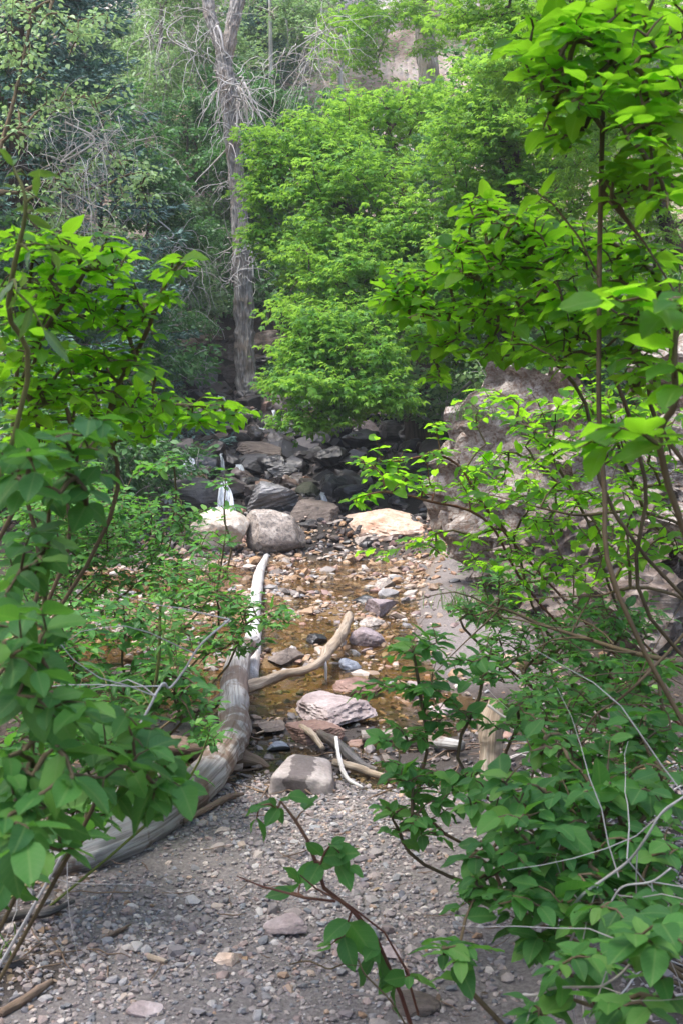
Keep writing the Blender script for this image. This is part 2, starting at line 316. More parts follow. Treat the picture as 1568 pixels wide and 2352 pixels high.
# ------------------------------------------------------------------ terrain
_cy = np.array([-60, -20, 0, 4.9, 5.7, 6.8, 7.6, 13.2, 15.5, 25, 27, 30, 36, 48, 70, 120, 300], float)
_cz = np.array([-1.5, -.6, 0, 0.0, -.11, -.11, -.07, .0, .39, 2.05, 3.0, 4.6, 9.0, 20, 38, 62, 110], float)
def sstep(a, b, x): t = np.clip((x - a) / (b - a), 0, 1); return t * t * (3 - 2 * t)
def H0(x, y):
    """terrain height without the finest relief"""
    x = np.asarray(x, float); y = np.asarray(y, float)
    z = (np.interp(y - 0.35, _cy, _cz) + np.interp(y, _cy, _cz) + np.interp(y + 0.35, _cy, _cz)) / 3
    casc = sstep(13.0, 15.0, y) * (1 - sstep(25, 27, y))
    z = z + casc * 0.10 * np.sin(y * 3.9 + 1.3 * np.sin(x * 1.3))
    xl = np.interp(y, [-30, 0, 5, 9, 13, 20, 26, 60], [-3.0, -2.6, -3.2, -4.2, -4.4, -3.6, -3.2, -4.5])
    xr = np.interp(y, [-30, 0, 5, 8, 11, 14, 20, 26, 60], [2.4, 2.0, 1.6, 1.25, 1.3, 1.7, 1.9, 2.2, 5])
    dl = np.maximum(0, xl - x); dr = np.maximum(0, x - xr)
    z = z + 0.12 * dl + 0.75 * np.maximum(0, dl - 2.0) + 0.16 * dr + 0.62 * np.maximum(0, dr - 2.2)
    # raised earth bank right of the stream
    z = z + 0.10 * sstep(0.62, 1.1, x) * sstep(7.2, 8.5, y) * (1 - sstep(14, 16, y))
    hill = sstep(26, 34, y) + sstep(3, 9, np.maximum(dl, dr))
    hill = np.minimum(hill, 1)
    z = z + hill * 1.3 * n2(x, y, 0.16, 5, 4)
    z = z + 0.05 * n2(x, y, 0.9, 2, 2) * (0.35 + sstep(13, 15, y))
    return z
def streambed(x, y):
    xa = np.interp(y, [5.0, 5.6, 6.6, 7.5, 9, 11, 13.5], [-0.2, -0.8, -1.2, -3.2, -3.6, -3.4, -3.0])
    xb = np.interp(y, [5.0, 5.6, 6.6, 7.5, 9, 11, 13.5], [0.3, 1.3, 1.3, 0.45, 0.35, 0.5, 0.9])
    return sstep(5.3, 5.7, y) * (1 - sstep(13.6, 14.2, y)) * sstep(xa - .3, xa + .1, x) * (1 - sstep(xb - .1, xb + .3, x))
def WZ(y): return np.interp(y, [5.0, 7.2, 8.0, 13.5], [-0.075, -0.07, -0.045, 0.03])
def H(x, y):
    z = H0(x, y); s = streambed(x, y)
    b = WZ(y) - 0.022 + 0.045 * n2(x, y, 1.7, 31, 3)
    return z * (1 - s) + b * s + 0.012 * n2(x, y, 5.0, 8, 2)
def ground_hit(u, v, dmax=90):
    r = ray(u, v); ds = np.concatenate([np.arange(1.5, 20, 0.03), np.arange(20, dmax, 0.15)])
    pts = np.array([0, 0, CAMZ]) + ds[:, None] * r; h = H(pts[:, 0], pts[:, 1])
    k = np.nonzero(pts[:, 2] < h)[0]
    k = k[0] if len(k) else len(ds) - 1
    return pts[k], ds[k]
def axis(parts): return np.unique(np.concatenate([np.arange(a, b, s) for a, b, s in parts]))
gx = axis([(-60, -40, 4), (-40, -14, 1.2), (-14, -5, .3), (-5, 3.5, .045), (3.5, 8, .15), (8, 16, .4), (16, 40, 1.2), (40, 61, 4)])
gy = axis([(-30, -4, 2.5), (-4, 2, .3), (2, 8, .045), (8, 15, .06), (15, 27, .09), (27, 60, .4), (60, 91, 2)])
X, Y = np.meshgrid(gx, gy); Z = H(X, Y)
hill = np.minimum(sstep(28.5, 33, Y) + sstep(3.5, 6, X - 1.5) * sstep(6, 9, Y) + sstep(5, 8, -3 - X), 1)
shp = Z.shape
Zr = fbm(np.stack([X.ravel() * .5, Y.ravel() * .5, Z.ravel() * .7], 1), 4, 44, True).reshape(shp)
Z = Z + hill * 0.22 * Zr
bed = streambed(X, Y)
V = np.stack([X.ravel(), Y.ravel(), Z.ravel()], 1)
nx, ny = len(gx), len(gy); idx = np.arange(nx * ny).reshape(ny, nx)
F = np.stack([idx[:-1, :-1].ravel(), idx[:-1, 1:].ravel(), idx[1:, 1:].ravel(), idx[1:, :-1].ravel()], 1)
wet = np.clip(sstep(13.2, 14.2, Y) * (1 - sstep(26, 28, Y)) * sstep(-4.0, -3.4, X) * (1 - sstep(1.8, 2.4, X)) * .9 + bed * 0.75 * (1 - sstep(6.6, 7.4, Y)) + 0.5 * sstep(5.0, 5.6, Y) * (1 - sstep(7, 7.6, Y)) * sstep(-1.5, -1, X) * (1 - sstep(1.6, 2.2, X)), 0, 1)
pth = np.clip((1 - sstep(5.2, 6.0, Y)) * sstep(-1.15, -.75, X + 0.25 * n2(X, Y, 2, 3, 2) + .12 * (3.4 - Y) * (Y < 3.4)) * (1 - sstep(.55, 1.0, X - 0.1 * (Y - 3) + 0.2 * n2(X, Y, 2, 4, 2))) + sstep(.4, .8, X) * (1 - sstep(1.1, 1.5, X)) * sstep(7.2, 8.2, Y) * (1 - sstep(14, 15, Y)) + bed, 0, 1)
gm = np_mesh('ground', V, F, True, {'wet': wet.ravel(), 'path': pth.ravel(), 'rocky': hill.ravel(), 'bed': (bed * (1 - 0.75 * (1 - sstep(6.6, 7.4, Y)))).ravel()}, [M_GROUND])
ground = obj('ground', gm, kind='structure')

# water surface over the bed
wx, wy = np.arange(-4.2, 2.0, 0.06), np.arange(5.1, 14.0, 0.06)
X, Y = np.meshgrid(wx, wy); hh = H(X, Y); zz = WZ(Y) + 0.004 * n2(X, Y, 4, 9, 3)
ok = (zz > hh - 0.035) & (streambed(X, Y) > 0.15)
idx = np.arange(X.size).reshape(X.shape); fk = ok[:-1, :-1] & ok[1:, 1:] & ok[:-1, 1:] & ok[1:, :-1]
F = np.stack([idx[:-1, :-1][fk], idx[:-1, 1:][fk], idx[1:, 1:][fk], idx[1:, :-1][fk]], 1)
obj('stream_water', np_mesh('stream_water', np.stack([X.ravel(), Y.ravel(), zz.ravel()], 1), F, True, None, [M_WATER]), kind='structure')

# ------------------------------------------------------------------ stones
_ico = {}
def ico(sub):
    if sub not in _ico:
        import bmesh
        bm = bmesh.new(); bmesh.ops.create_icosphere(bm, subdivisions=sub, radius=1)
        _ico[sub] = (np.array([v.co[:] for v in bm.verts]), np.array([[v.index for v in f.verts] for f in bm.faces])); bm.free()
    return _ico[sub]
def rock_shape(sub, seed, cuts=9, rough=0.05, ledge=0.0, round_=0.0, fs=2.0, tilt=0.3):
    r = np.random.default_rng(seed); V, F = ico(sub); V = V.copy()
    for k in range(cuts):
        n = norm(r.normal(size=3)); d = r.uniform(0.40 + 0.35 * round_, 0.80)
        s = V @ n - d; m = s > 0; V[m] -= np.outer(s[m], n) * (0.92 - 0.3 * round_)
    if rough:
        N = norm(V); o = r.uniform(0, 50, 3)
        V += N * (rough * fbm(V * fs + o, 4 if sub > 3 else 2, seed % 97))[:, None]
        if sub > 3: V += N * (0.4 * rough * fbm(V * fs * 3 + o, 3, seed % 89, True))[:, None]
    if ledge:
        a = norm(np.array([r.normal() * tilt, r.normal() * tilt, 1.0])); t = V @ a; st = t * 6 + 0.6 * vnoise(V * 2, 3)
        V += norm(V * [1, 1, .2]) * (ledge * (np.abs((st % 1) - .5) * 2 - .5))[:, None]
    lo, hi = V.min(0), V.max(0); V = (V - (lo + hi) / 2) / ((hi - lo) / 2)
    return V, F
def rock(u, vb, w, h, mat, label, cat='rock', name='rock', seed=None, cuts=9, rough=0.05, ledge=0.0, deep=0.9, rotz=0.0, sub=5, sink=0.18, group=None, roundy=0.0, tilt=(0, 0), flat=False):
    """w, h = width and height in the photograph; stands on the ground at (u, vb)"""
    g, d = ground_hit(u, vb); wm = w * d / FPX; hm = h * d / FPX
    ang = math.atan2(CAMZ - g[2], g[1]); dm = wm * deep
    hz = max(0.3 * min(wm, dm), (hm - dm * math.sin(ang) * 0.75) / math.cos(ang)) if not flat else hm
    seed = int(u * 7 + vb * 13) if seed is None else seed
    V, F = rock_shape(sub, seed, cuts, rough, ledge, roundy)
    me = np_mesh(name, V * [wm / 2, dm / 2, hz / (1 - sink) / 2], F, True, None, [MR[mat]], sharp=26)
    o = obj(name, me, None, None, label, cat, group)
    o.location = (g[0], g[1] + dm * 0.42, H(np.array([g[0]]), np.array([g[1] + dm * .3]))[0] * .5 + g[2] * .5 + hz / (1 - sink) / 2 - hz * sink)
    o.rotation_euler = (tilt[0], tilt[1], rotz)
    return o

rock(502, 1280, 142, 116, 'white', 'rounded cream boulder stained dark at its foot, beside the stream', 'boulder', 'boulder', 5, 11, 0.06, deep=.9, roundy=.15, sink=.12)
rock(632, 1278, 140, 112, 'speckled', 'speckled pale boulder with dark mottled right side, beside the cream boulder', 'boulder', 'boulder', 16, 10, 0.05, deep=.95, sink=.12, roundy=.2)
rock(896, 1252, 168, 58, 'peach', 'angular peach coloured slab lying at the right edge of the stream', 'rock slab', 'rock_slab', 25, 12, .07, .012, deep=1.5, rotz=.5, tilt=(.12, -.10))
rock(838, 1256, 50, 24, 'speckled', 'low pale stone against the left end of the peach slab', 'rock', seed=4)
rock(618, 1192, 135, 88, 'schist_lit', 'largest silvery ribbed rock at the foot of the cascade', 'rock', seed=31, cuts=11, rough=.04, ledge=.05, rotz=.2, tilt=(0, -.18))
rock(450, 1182, 125, 88, 'schist', 'big smooth dark boulder left of the lowest waterfall', 'boulder', 'boulder', 8, 7, .04, roundy=.4)
rock(583, 1106, 98, 55, 'schist', 'smooth charcoal rock with a sloping top, middle of the cascade', seed=9, cuts=8, ledge=.02)
rock(656, 1112, 88, 45, 'schist_lit', 'grey rock with pale rippled top beside the charcoal rock', seed=12, cuts=10, ledge=.03)
rock(592, 1064, 110, 46, 'brown', 'long brown grey rock with a lumpy right end across the cascade', seed=14, cuts=10, ledge=.03)
rock(720, 1206, 118, 58, 'brown', 'log shaped brown rock lying behind the pebble bar', seed=18, cuts=8, ledge=.03, tilt=(0, -.2), deep=.6)
rock(706, 1150, 58, 42, 'moss', 'squarish mossy green rock right of the silvery rock', seed=22, cuts=12)
rock(765, 1152, 62, 60, 'wet', 'black wet rock right of the mossy one', seed=24, cuts=12)
rock(720, 1046, 82, 42, 'schist', 'angular dark rock right of the upper waterfall', seed=27, cuts=12, ledge=.03)
rock(776, 1028, 64, 58, 'schist', 'round topped dark boulder under the hanging green bough', 'boulder', 'boulder', 29, 7, .04, roundy=.4)
rock(703, 1058, 28, 30, 'peach', 'small upright salmon pink stone on the cascade', 'stone', 'stone', 33, 6, roundy=.4, sub=4)
rock(745, 1062, 78, 26, 'schist', 'flat dark rock to the right of the pink stone', seed=35)
rock(633, 920, 40, 17, 'orange', 'orange wet rock at the top of the cascade by the trunk', seed=37, sub=4)
rock(607, 950, 32, 26, 'red', 'reddish rock wedged below the orange one', seed=39, sub=4)
rock(574, 948, 62, 38, 'wet', 'black rock at the foot of the forked tree', seed=41, sub=4)
rock(470, 1098, 78, 52, 'wet', 'black wet boulder with a moss patch, left of the falls', 'boulder', 'boulder', 43, 9, roundy=.2)
rock(610, 1000, 48, 26, 'wet', 'dark rock between the two upper waterfalls', seed=45, sub=4)
rock(330, 1168, 66, 48, 'purple', 'purplish rock among leaves left of the cascade', seed=47)
rock(365, 1196, 80, 46, 'brown', 'brown rounded rock at the left water edge', seed=49, roundy=.4)
rock(335, 1094, 90, 46, 'schist', 'dark rock behind the streamside leaves on the left', seed=51)
rock(560, 1080, 40, 26, 'wet', 'small black rock beside the middle fall', seed=53, sub=4)
rock(690, 1090, 44, 30, 'schist', 'small dark rock above the mossy green one', seed=55, sub=4)
rock(640, 1092, 60, 26, 'schist', 'dark wedge under the rippled grey rock', seed=57, sub=4)
rock(500, 1020, 60, 24, 'brown', 'brown flat rock below the left upper trickle', seed=59, sub=4)
rock(548, 985, 46, 26, 'schist', 'dark rock left of the upper waterfall', seed=61, sub=4)
rock(472, 906, 58, 72, 'grey', 'lumpy upright grey rock left of the forked trunk', 'boulder', 'boulder', 63, 8, .08, deep=.8)
rock(500, 868, 60, 30, 'brown', 'brown ledge stone behind the grey upright rock', seed=64)
rock(532, 884, 44, 40, 'brown', 'squared brown rock close behind the forked trunk', seed=66, cuts=13)
rock(955, 1038, 66, 68, 'moss', 'dark greenish boulder in shade beneath the right hand tree', 'boulder', 'boulder', 65, 8, .05)
rock(850, 1010, 60, 40, 'purple', 'shaded purple grey rock behind the dark rubble', seed=67)
rock(905, 1015, 70, 44, 'schist', 'dark ledge rock at the foot of the shaded trunk', seed=68)
rock(930, 960, 50, 60, 'brown', 'brown upright rock against the shaded trunk', seed=70)
rock(712, 1220, 56, 24, 'schist', 'flat dark stone beside the speckled boulder', 'stone', 'stone', 71, sub=4)
rock(885, 1352, 52, 26, 'speckled', 'tan flat topped stone at the far end of the stone row', 'stone', 'stone', 73, sub=4)
rock(836, 1388, 52, 24, 'wet', 'low black stone left of the row of stones', 'stone', 'stone', 75, sub=4)
rock(892, 1378, 50, 26, 'grey', 'light grey stone behind the large purple one', 'stone', 'stone', 76, sub=4)
rock(876, 1424, 78, 50, 'purple', 'tallest purple stone in the row beside the stream', 'stone', 'stone', 77, cuts=11)
rock(856, 1450, 66, 32, 'speckled', 'pale low stone in front of the tall purple one', 'stone', 'stone', 79)
rock(842, 1488, 84, 50, 'purple', 'broad mauve stone touching the end of the tan branch', 'stone', 'stone', 81, cuts=10, roundy=.3)
rock(803, 1545, 54, 36, 'blue', 'small blue white stone with black underside beside the tan branch', 'stone', 'stone', 83, cuts=12)
rock(727, 1482, 50, 30, 'wet', 'rounded dark brown stone alone in the shallow stream', 'stone', 'stone', 85, roundy=.5)
rock(655, 1538, 86, 48, 'brown', 'grey brown rock with a jagged right edge in the stream', seed=87, cuts=11)
rock(676, 1568, 54, 30, 'mauve', 'pinkish rough stone just below the jagged grey brown rock', 'stone', 'stone', 89)
rock(822, 1606, 118, 52, 'red', 'layered reddish brown block beside the tan branch', 'rock', seed=91, cuts=12, ledge=.05, deep=.6)
rock(772, 1680, 196, 84, 'mauve', 'large knobbly whitish rock with a broken pink face', 'boulder', 'boulder', 93, 11, .07, .02, deep=1.25)
rock(722, 1712, 140, 58, 'red', 'rusty cracked rock in front of the large whitish one', seed=95, cuts=11, ledge=.03)
rock(612, 1692, 84, 40, 'brown', 'brown wedge of rock beside the grey log', seed=97, cuts=10)
rock(640, 1728, 56, 26, 'blue', 'flat blue grey stone behind the wet topped rock', 'stone', 'stone', 99, sub=4)
rock(820, 1722, 44, 24, 'red', 'small rusty stone among the sticks', 'stone', 'stone', 101, sub=4)
rock(955, 1612, 60, 50, 'mauve', 'pinkish stone right of the reddish block', 'stone', 'stone', 103)
rock(1015, 1650, 60, 40, 'mauve', 'pale pink stone half hidden by leaves right of the block', 'stone', 'stone', 105)
rock(700, 1822, 140, 104, 'mauve', 'square flat topped rock with a damp dark patch', 'boulder', 'boulder', 107, 0, .03, deep=.8)
rock(655, 2160, 105, 22, 'mauve', 'pale mauve stone set flush in the gravel path', 'stone', 'stone', 109, deep=.85, sink=.55)
rock(525, 2220, 70, 22, 'peach', 'pinkish stone set flush in the path, left of the mauve one', 'stone', 'stone', 111, deep=.8, sink=.5)
rock(330, 2348, 90, 26, 'mauve', 'pale stone bedded in the gravel at the very front', 'stone', 'stone', 113, deep=.8, sink=.4)
rock(955, 2345, 120, 62, 'brown', 'brown cracked stone at the foot of the leafy shoot', 'stone', 'stone', 115, roundy=.4)
rock(900, 2210, 60, 40, 'mauve', 'light stone just behind the leafy shoot', 'stone', 'stone', 117, sub=4)
rock(450, 1306, 70, 26, 'white', 'low white stone in front of the cream boulder', 'stone', 'stone', 119, sub=4)
rock(20, 2235, 60, 40, 'schist', 'dark stone at the left end of the front gravel', 'stone', 'stone', 121, sub=4)
# square flat-topped rock: give it its blocky outline
def blocky(o, dims, seed, mat=None):
    r = np.random.default_rng(seed); V, F = ico(5); V = V.copy(); V = np.sign(V) * np.abs(V) ** 0.32
    V[:, 0] *= 1 + 0.16 * (V[:, 1]) * -1 - 0.10 * V[:, 2]; V[:, 2] += 0.16 * V[:, 0] * -1
    V[:, 2] -= 0.28 * np.maximum(0, V[:, 0] - 0.25); V[:, 1] += .15 * V[:, 0]
    V += norm(V) * (0.05 * fbm(V * 2 + 3, 4, seed))[:, None]; V /= np.abs(V).max(0)
    o.data = np_mesh('boulder', V * (np.array(dims) / 2), F, True, None, [mat or o.data.materials[0]])
def damp_mat():
    t = NT('damp_flat_rock'); oc = t.coord('Object'); s = t.n('ShaderNodeSeparateXYZ'); t.l(oc, s.inputs[0])
    n = t.noise(7, 5, .6, oc); f = t.noise(60, 4, .7, oc)
    c = t.ramp(n, [(0.3, (0.24, 0.20, 0.185)), (0.7, (0.38, 0.335, 0.315))]); c = t.mix(c, t.ramp(f, [(.3, (.3,) * 3), (.7, (.75,) * 3)]), .5, 'OVERLAY')
    dx = t.math('ABSOLUTE', t.math('SUBTRACT', s.outputs[0], -0.005)); q = t.math('ADD', dx, t.math('MULTIPLY', t.noise(11, 4, .6, oc), .16))
    w = t.ramp(q, [(0.126, (1, 1, 1)), (0.133, (0, 0, 0))])
    lowz = t.ramp(t.math('ADD', s.outputs[2], t.math('MULTIPLY', n, .05)), [(0.0, (1, 1, 1)), (0.02, (0, 0, 0))])
    w = t.math('MAXIMUM', w, t.math('MULTIPLY', lowz, 0.0))
    c = t.mix(c, t.mix(c, (0.03, 0.018, 0.018), .68), w)
    return t.done(t.bsdf(c, t.ramp(w, [(0, (.8,) * 3), (1, (.5,) * 3)]), .3, t.bump(t.math('ADD', n, f), .4, .01)))
for o in list(bpy.data.objects):
    if o.get('label', '').startswith('square flat topped'):
        d = [c * 1.0 for c in o.dimensions]; blocky(o, (0.285, 0.30, 0.17), 5, damp_mat()); o.location.z = H(np.array([o.location.x]), np.array([o.location.y]))[0] + 0.05; o.rotation_euler = (R(7), R(3), R(-8))

# pebbles and cobbles
def pebble_variants(n, sub, seed, cuts=5, rough=0.0):
    out = []
    for k in range(n):
        V, F = rock_shape(sub, seed + k, cuts, rough); out.append((V * 0.5, F))
    return out
def rotm(rz, rx, ry):
    cz, sz, cx, sx, cy_, sy = np.cos(rz), np.sin(rz), np.cos(rx), np.sin(rx), np.cos(ry), np.sin(ry); o = np.zeros_like(rz); i = o + 1
    Rz = np.array([[cz, -sz, o], [sz, cz, o], [o, o, i]]).transpose(2, 0, 1); Rx = np.array([[i, o, o], [o, cx, -sx], [o, sx, cx]]).transpose(2, 0, 1)
    Ry = np.array([[cy_, o, sy], [o, i, o], [-sy, o, cy_]]).transpose(2, 0, 1); return Rz @ Rx @ Ry
def merge(variants, which, A, pos, rnd, extra=None):
    Vs, Fs, rs, ex = [], [], [], []; off = 0
    for k, (V, F) in enumerate(variants):
        m = which == k
        if not m.any(): continue
        W = np.einsum('nij,vj->nvi', A[m], V) + pos[m][:, None, :]; n = m.sum()
        Vs.append(W.reshape(-1, 3)); Fs.append((F[None] + (np.arange(n) * len(V))[:, None, None] + off).reshape(-1, F.shape[1]))
        rs.append(np.repeat(rnd[m], len(V))); off += n * len(V)
        if extra is not None: ex.append(np.tile(extra[k], (n, 1)))
    at = {'rnd': np.concatenate(rs)}
    if extra is not None: at['lc'] = np.concatenate(ex)
    return np.concatenate(Vs), np.concatenate(Fs), at
def scatter_stones(part, stuff, mat, pts, size, seed, nobj, sub=2, lift=0.15, flat=(0.45, 0.8), cuts=7, osub=None):
    r = np.random.default_rng(seed); n = len(pts)
    var = pebble_variants(8, sub, seed, cuts, 0.0 if sub < 2 else 0.09)
    S = np.stack([size * r.uniform(.85, 1.35, n), size * r.uniform(.7, 1.0, n), size * r.uniform(*flat, n)], 1)
    A = rotm(r.uniform(0, 6.28, n), r.normal(0, .25, n), r.normal(0, .25, n)) * S[:, None, :]
    z = H(pts[:, 0], pts[:, 1]) + size * lift; pos = np.column_stack([pts, z]); which = r.integers(0, 8, n)
    u, v, d = proj(pos); px = np.where((u > -20) & (u < 1588) & (v < 2380) & (v > 0) & (d > 0), size / np.maximum(d, .5), 0)
    order = np.argsort(-px); top = order[:nobj]; rest = order[nobj:]
    mes = [np_mesh(part, V, F, sub > 1 or bool(osub), None, [mat], sharp=24 if osub else 0) for V, F in (pebble_variants(8, osub, seed, cuts, .09) if osub else var)]
    for i in top:
        o = obj(part, mes[which[i]], ground); o.matrix_basis = M4(A[i], pos[i])
    V, F, at = merge(var, which[rest], A[rest], pos[rest], r.random(len(rest)))
    obj(stuff, np_mesh(stuff, V, F, sub > 1, at, [mat], sharp=30 if sub > 1 else 0), ground, 'stuff')
def uni(n, x0, x1, y0, y1, seed): r = np.random.default_rng(seed); return np.column_stack([r.uniform(x0, x1, n), r.uniform(y0, y1, n)])
def pick(pts, dens, seed): r = np.random.default_rng(seed); return pts[r.random(len(pts)) < dens(pts[:, 0], pts[:, 1])]
# dry path gravel
p1 = pick(uni(74000, -2.0, 2.2, 2.4, 6.2, 1), lambda x, y: np.clip(.22 + .78 * (n2(x, y, 1.6, 77, 3) * .9 + .55), .12, 1) * (1 - .8 * (y > 5.7)) * (.3 + .7 * sstep(-1.25, -.8, x)), 2)
r_ = np.random.default_rng(5); s1 = np.clip(np.exp(r_.normal(np.log(.0112), .50, len(p1))), .006, .055)
scatter_stones('pebble', 'gravel', MP['dry'], p1, s1, 100, 290, 1)
# stream gravel
p2 = pick(uni(17000, -4.0, 2.0, 5.2, 15.2, 3), lambda x, y: np.clip((streambed(x, y) + (y > 13.4) * (x > -3.2) * (x < 1.3)) * 1.2 + .30 * ((x > .3) & (x < 1.8)) * (1 - .8 * ((x > .8) & (y > 8.2) & (y < 13))), 0, 1), 4)
s2 = np.clip(np.exp(r_.normal(np.log(.033), .45, len(p2))), .012, .12)
far = (p2[:, 1] > 10.8); s2 = np.where(far, s2 * 1.35, s2)
pool = (p2[:, 1] < 6.9) & (np.random.default_rng(8).random(len(p2)) < .85)
scatter_stones('stream_pebble', 'stream_gravel', MP['stream'], p2[~pool], s2[~pool], 200, 290, 1)
scatter_stones('wet_pebble', 'pool_gravel', MP['pool'], p2[pool], s2[pool] * .8, 210, 120, 1)
# cascade cobbles
p3 = pick(uni(5200, -4.6, 2.8, 14.3, 26.5, 6), lambda x, y: np.clip(sstep(-4.6, -3.6, x) * (1 - sstep(1.9, 2.8, x)) * (.3 + .7 * (y < 25)), 0, 1), 7)
s3 = np.clip(np.exp(r_.normal(np.log(.12), .66, len(p3))), .04, .62)
s3 = np.where(p3[:, 1] < 15.9, np.minimum(s3, .13), s3)
scatter_stones('cobble', 'cascade_rubble', MP['cascade'], p3, s3, 300, 290, 2, 0.22, (.4, .8), 10, 4)

# ------------------------------------------------------------------ rock outcrops (right bank) and the cliff behind
def big_rock(name, label, cat, mat, center, dims, seed, cuts=14, rough=0.10, ledge=.04, rot=(0, 0, 0), sub=6, fs=2.2):
    V, F = rock_shape(sub, seed, cuts, rough * 1.3, ledge, 0, fs)
    N = norm(V); q = V * [1, 1, 1.6]; V = V + N * (-.045 * fbm(q * 4.5 + 5, 4, seed + 3, True) + .016 * fbm(q * 14, 3, seed + 4) + .035 * np.round(fbm(q * 3, 2, seed + 6) * 3) / 3)[:, None]
    o = obj(name, np_mesh(name, V * (np.array(dims) / 2), F, True, None, [MR[mat]], sharp=38), None, None, label, cat)
    o.location = tuple(center); o.rotation_euler = rot; return o
big_rock('rock_outcrop', 'pale crumbling outcrop with a sloping left face above the stream', 'rock outcrop', 'outcrop', (2.75, 11.2, .95), (3.9, 2.6, 3.2), 501, 15, .10, .05, (0, R(-18), R(15)))
big_rock('rock_outcrop', 'long grey tan rock wall rising to the right edge behind the shrubs', 'rock outcrop', 'outcrop', (5.3, 11.6, 1.2), (5.2, 3.4, 4.0), 503, 13, .12, .06, (0, R(-8), R(-10)), 6, 2.6)
big_rock('rock_outcrop', 'rusty overhung lower part of the outcrop at the bank', 'rock outcrop', 'outcrop_red', (1.95, 9.8, .35), (1.6, 1.2, 1.35), 507, 14, .12, .05, (0, R(-10), R(20)))
big_rock('rock_outcrop', 'grey white rock face at the right edge below the tall shrub', 'rock outcrop', 'outcrop', (3.3, 8.6, .55), (2.4, 1.6, 2.1), 511, 14, .12, .06, (R(-10), R(14), R(-20)))
big_rock('boulder', 'blocky pinkish boulder low on the right bank', 'boulder', 'outcrop_red', (2.05, 8.1, .30), (1.0, .8, .75), 513, 12, .08, .04, (0, 0, R(10)), 5)
big_rock('cliff', 'pale pink cliff behind the far shaggy trunk', 'cliff', 'cliff', (3.4, 42, 14.2), (12, 6, 10), 521, 13, .20, .09, (0, R(10), 0), 6, 3)
big_rock('cliff', 'narrow pink rock rib high between the spruce and the pale trees', 'cliff', 'cliff', (-7.0, 39, 13.0), (3.0, 4, 7), 523, 14, .14, .05, (0, R(-12), 0), 5, 3)
big_rock('cliff', 'orange pink rock step behind the fork of the dead tree', 'cliff', 'cliff', (-3.2, 42, 14.8), (3.4, 3, 6.5), 527, 14, .14, .05, (0, R(20), 0), 5, 3)
big_rock('rock_outcrop', 'brown ledges on the slope behind the forked trunk', 'rock outcrop', 'outcrop_red', (-2.4, 27.4, 2.9), (3.2, 1.8, 1.5), 531, 14, .1, .08, (0, 0, 0), 5)

# ------------------------------------------------------------------ tubes, trunks, logs
def tubes(chains, radii, sides=5):
    """many tapered tubes as one mesh: V, F, tc"""
    P_ = np.concatenate(chains); Rr = np.concatenate(radii); ln = np.array([len(c) for c in chains]); cid = np.repeat(np.arange(len(chains)), ln)
    T = np.zeros_like(P_); T[1:-1] = P_[2:] - P_[:-2]; st = np.concatenate([[0], np.cumsum(ln)[:-1]]); en = np.cumsum(ln) - 1
    T[st] = P_[st + 1] - P_[st]; T[en] = P_[en] - P_[en - 1]; T = norm(T)
    avg = np.abs(norm(P_[en] - P_[st])); ref = np.eye(3)[np.argmin(avg, 1)][cid]
    A = norm(np.cross(T, ref)); B = np.cross(T, A)
    th = np.arange(sides) / sides * 2 * np.pi
    V = P_[:, None] + Rr[:, None, None] * (np.cos(th)[None, :, None] * A[:, None] + np.sin(th)[None, :, None] * B[:, None])
    i = np.arange(len(P_) - 1); i = i[cid[:-1] == cid[1:]]; j = np.arange(sides); jn = (j + 1) % sides
    F = np.stack([(i[:, None] * sides + j), (i[:, None] * sides + jn), ((i + 1)[:, None] * sides + jn), ((i + 1)[:, None] * sides + j)], -1).reshape(-1, 4)
    seg = np.linalg.norm(np.diff(P_, axis=0), axis=1); L = np.concatenate([[0], np.cumsum(seg)])
    tc = np.stack([np.broadcast_to(np.cos(th) * .5, (len(P_), sides)), np.repeat(L[:, None], sides, 1), np.broadcast_to(np.sin(th) * .5, (len(P_), sides))], -1)
    return V.reshape(-1, 3), F, tc.reshape(-1, 3)
def spline(pts, n):
    pts = np.asarray(pts, float)
    if len(pts) < 3: return np.stack([np.interp(np.linspace(0, 1, n), [0, 1], pts[:, k]) for k in range(pts.shape[1])], 1)
    q = np.vstack([2 * pts[0] - pts[1], pts, 2 * pts[-1] - pts[-2]]); t = np.linspace(0, len(pts) - 1 - 1e-6, n); i = t.astype(int); f = (t - i)[:, None]
    a, b, c, d = q[i], q[i + 1], q[i + 2], q[i + 3]
    return .5 * (2 * b + (c - a) * f + (2 * a - 5 * b + 4 * c - d) * f ** 2 + (3 * b - a - 3 * c + d) * f ** 3)
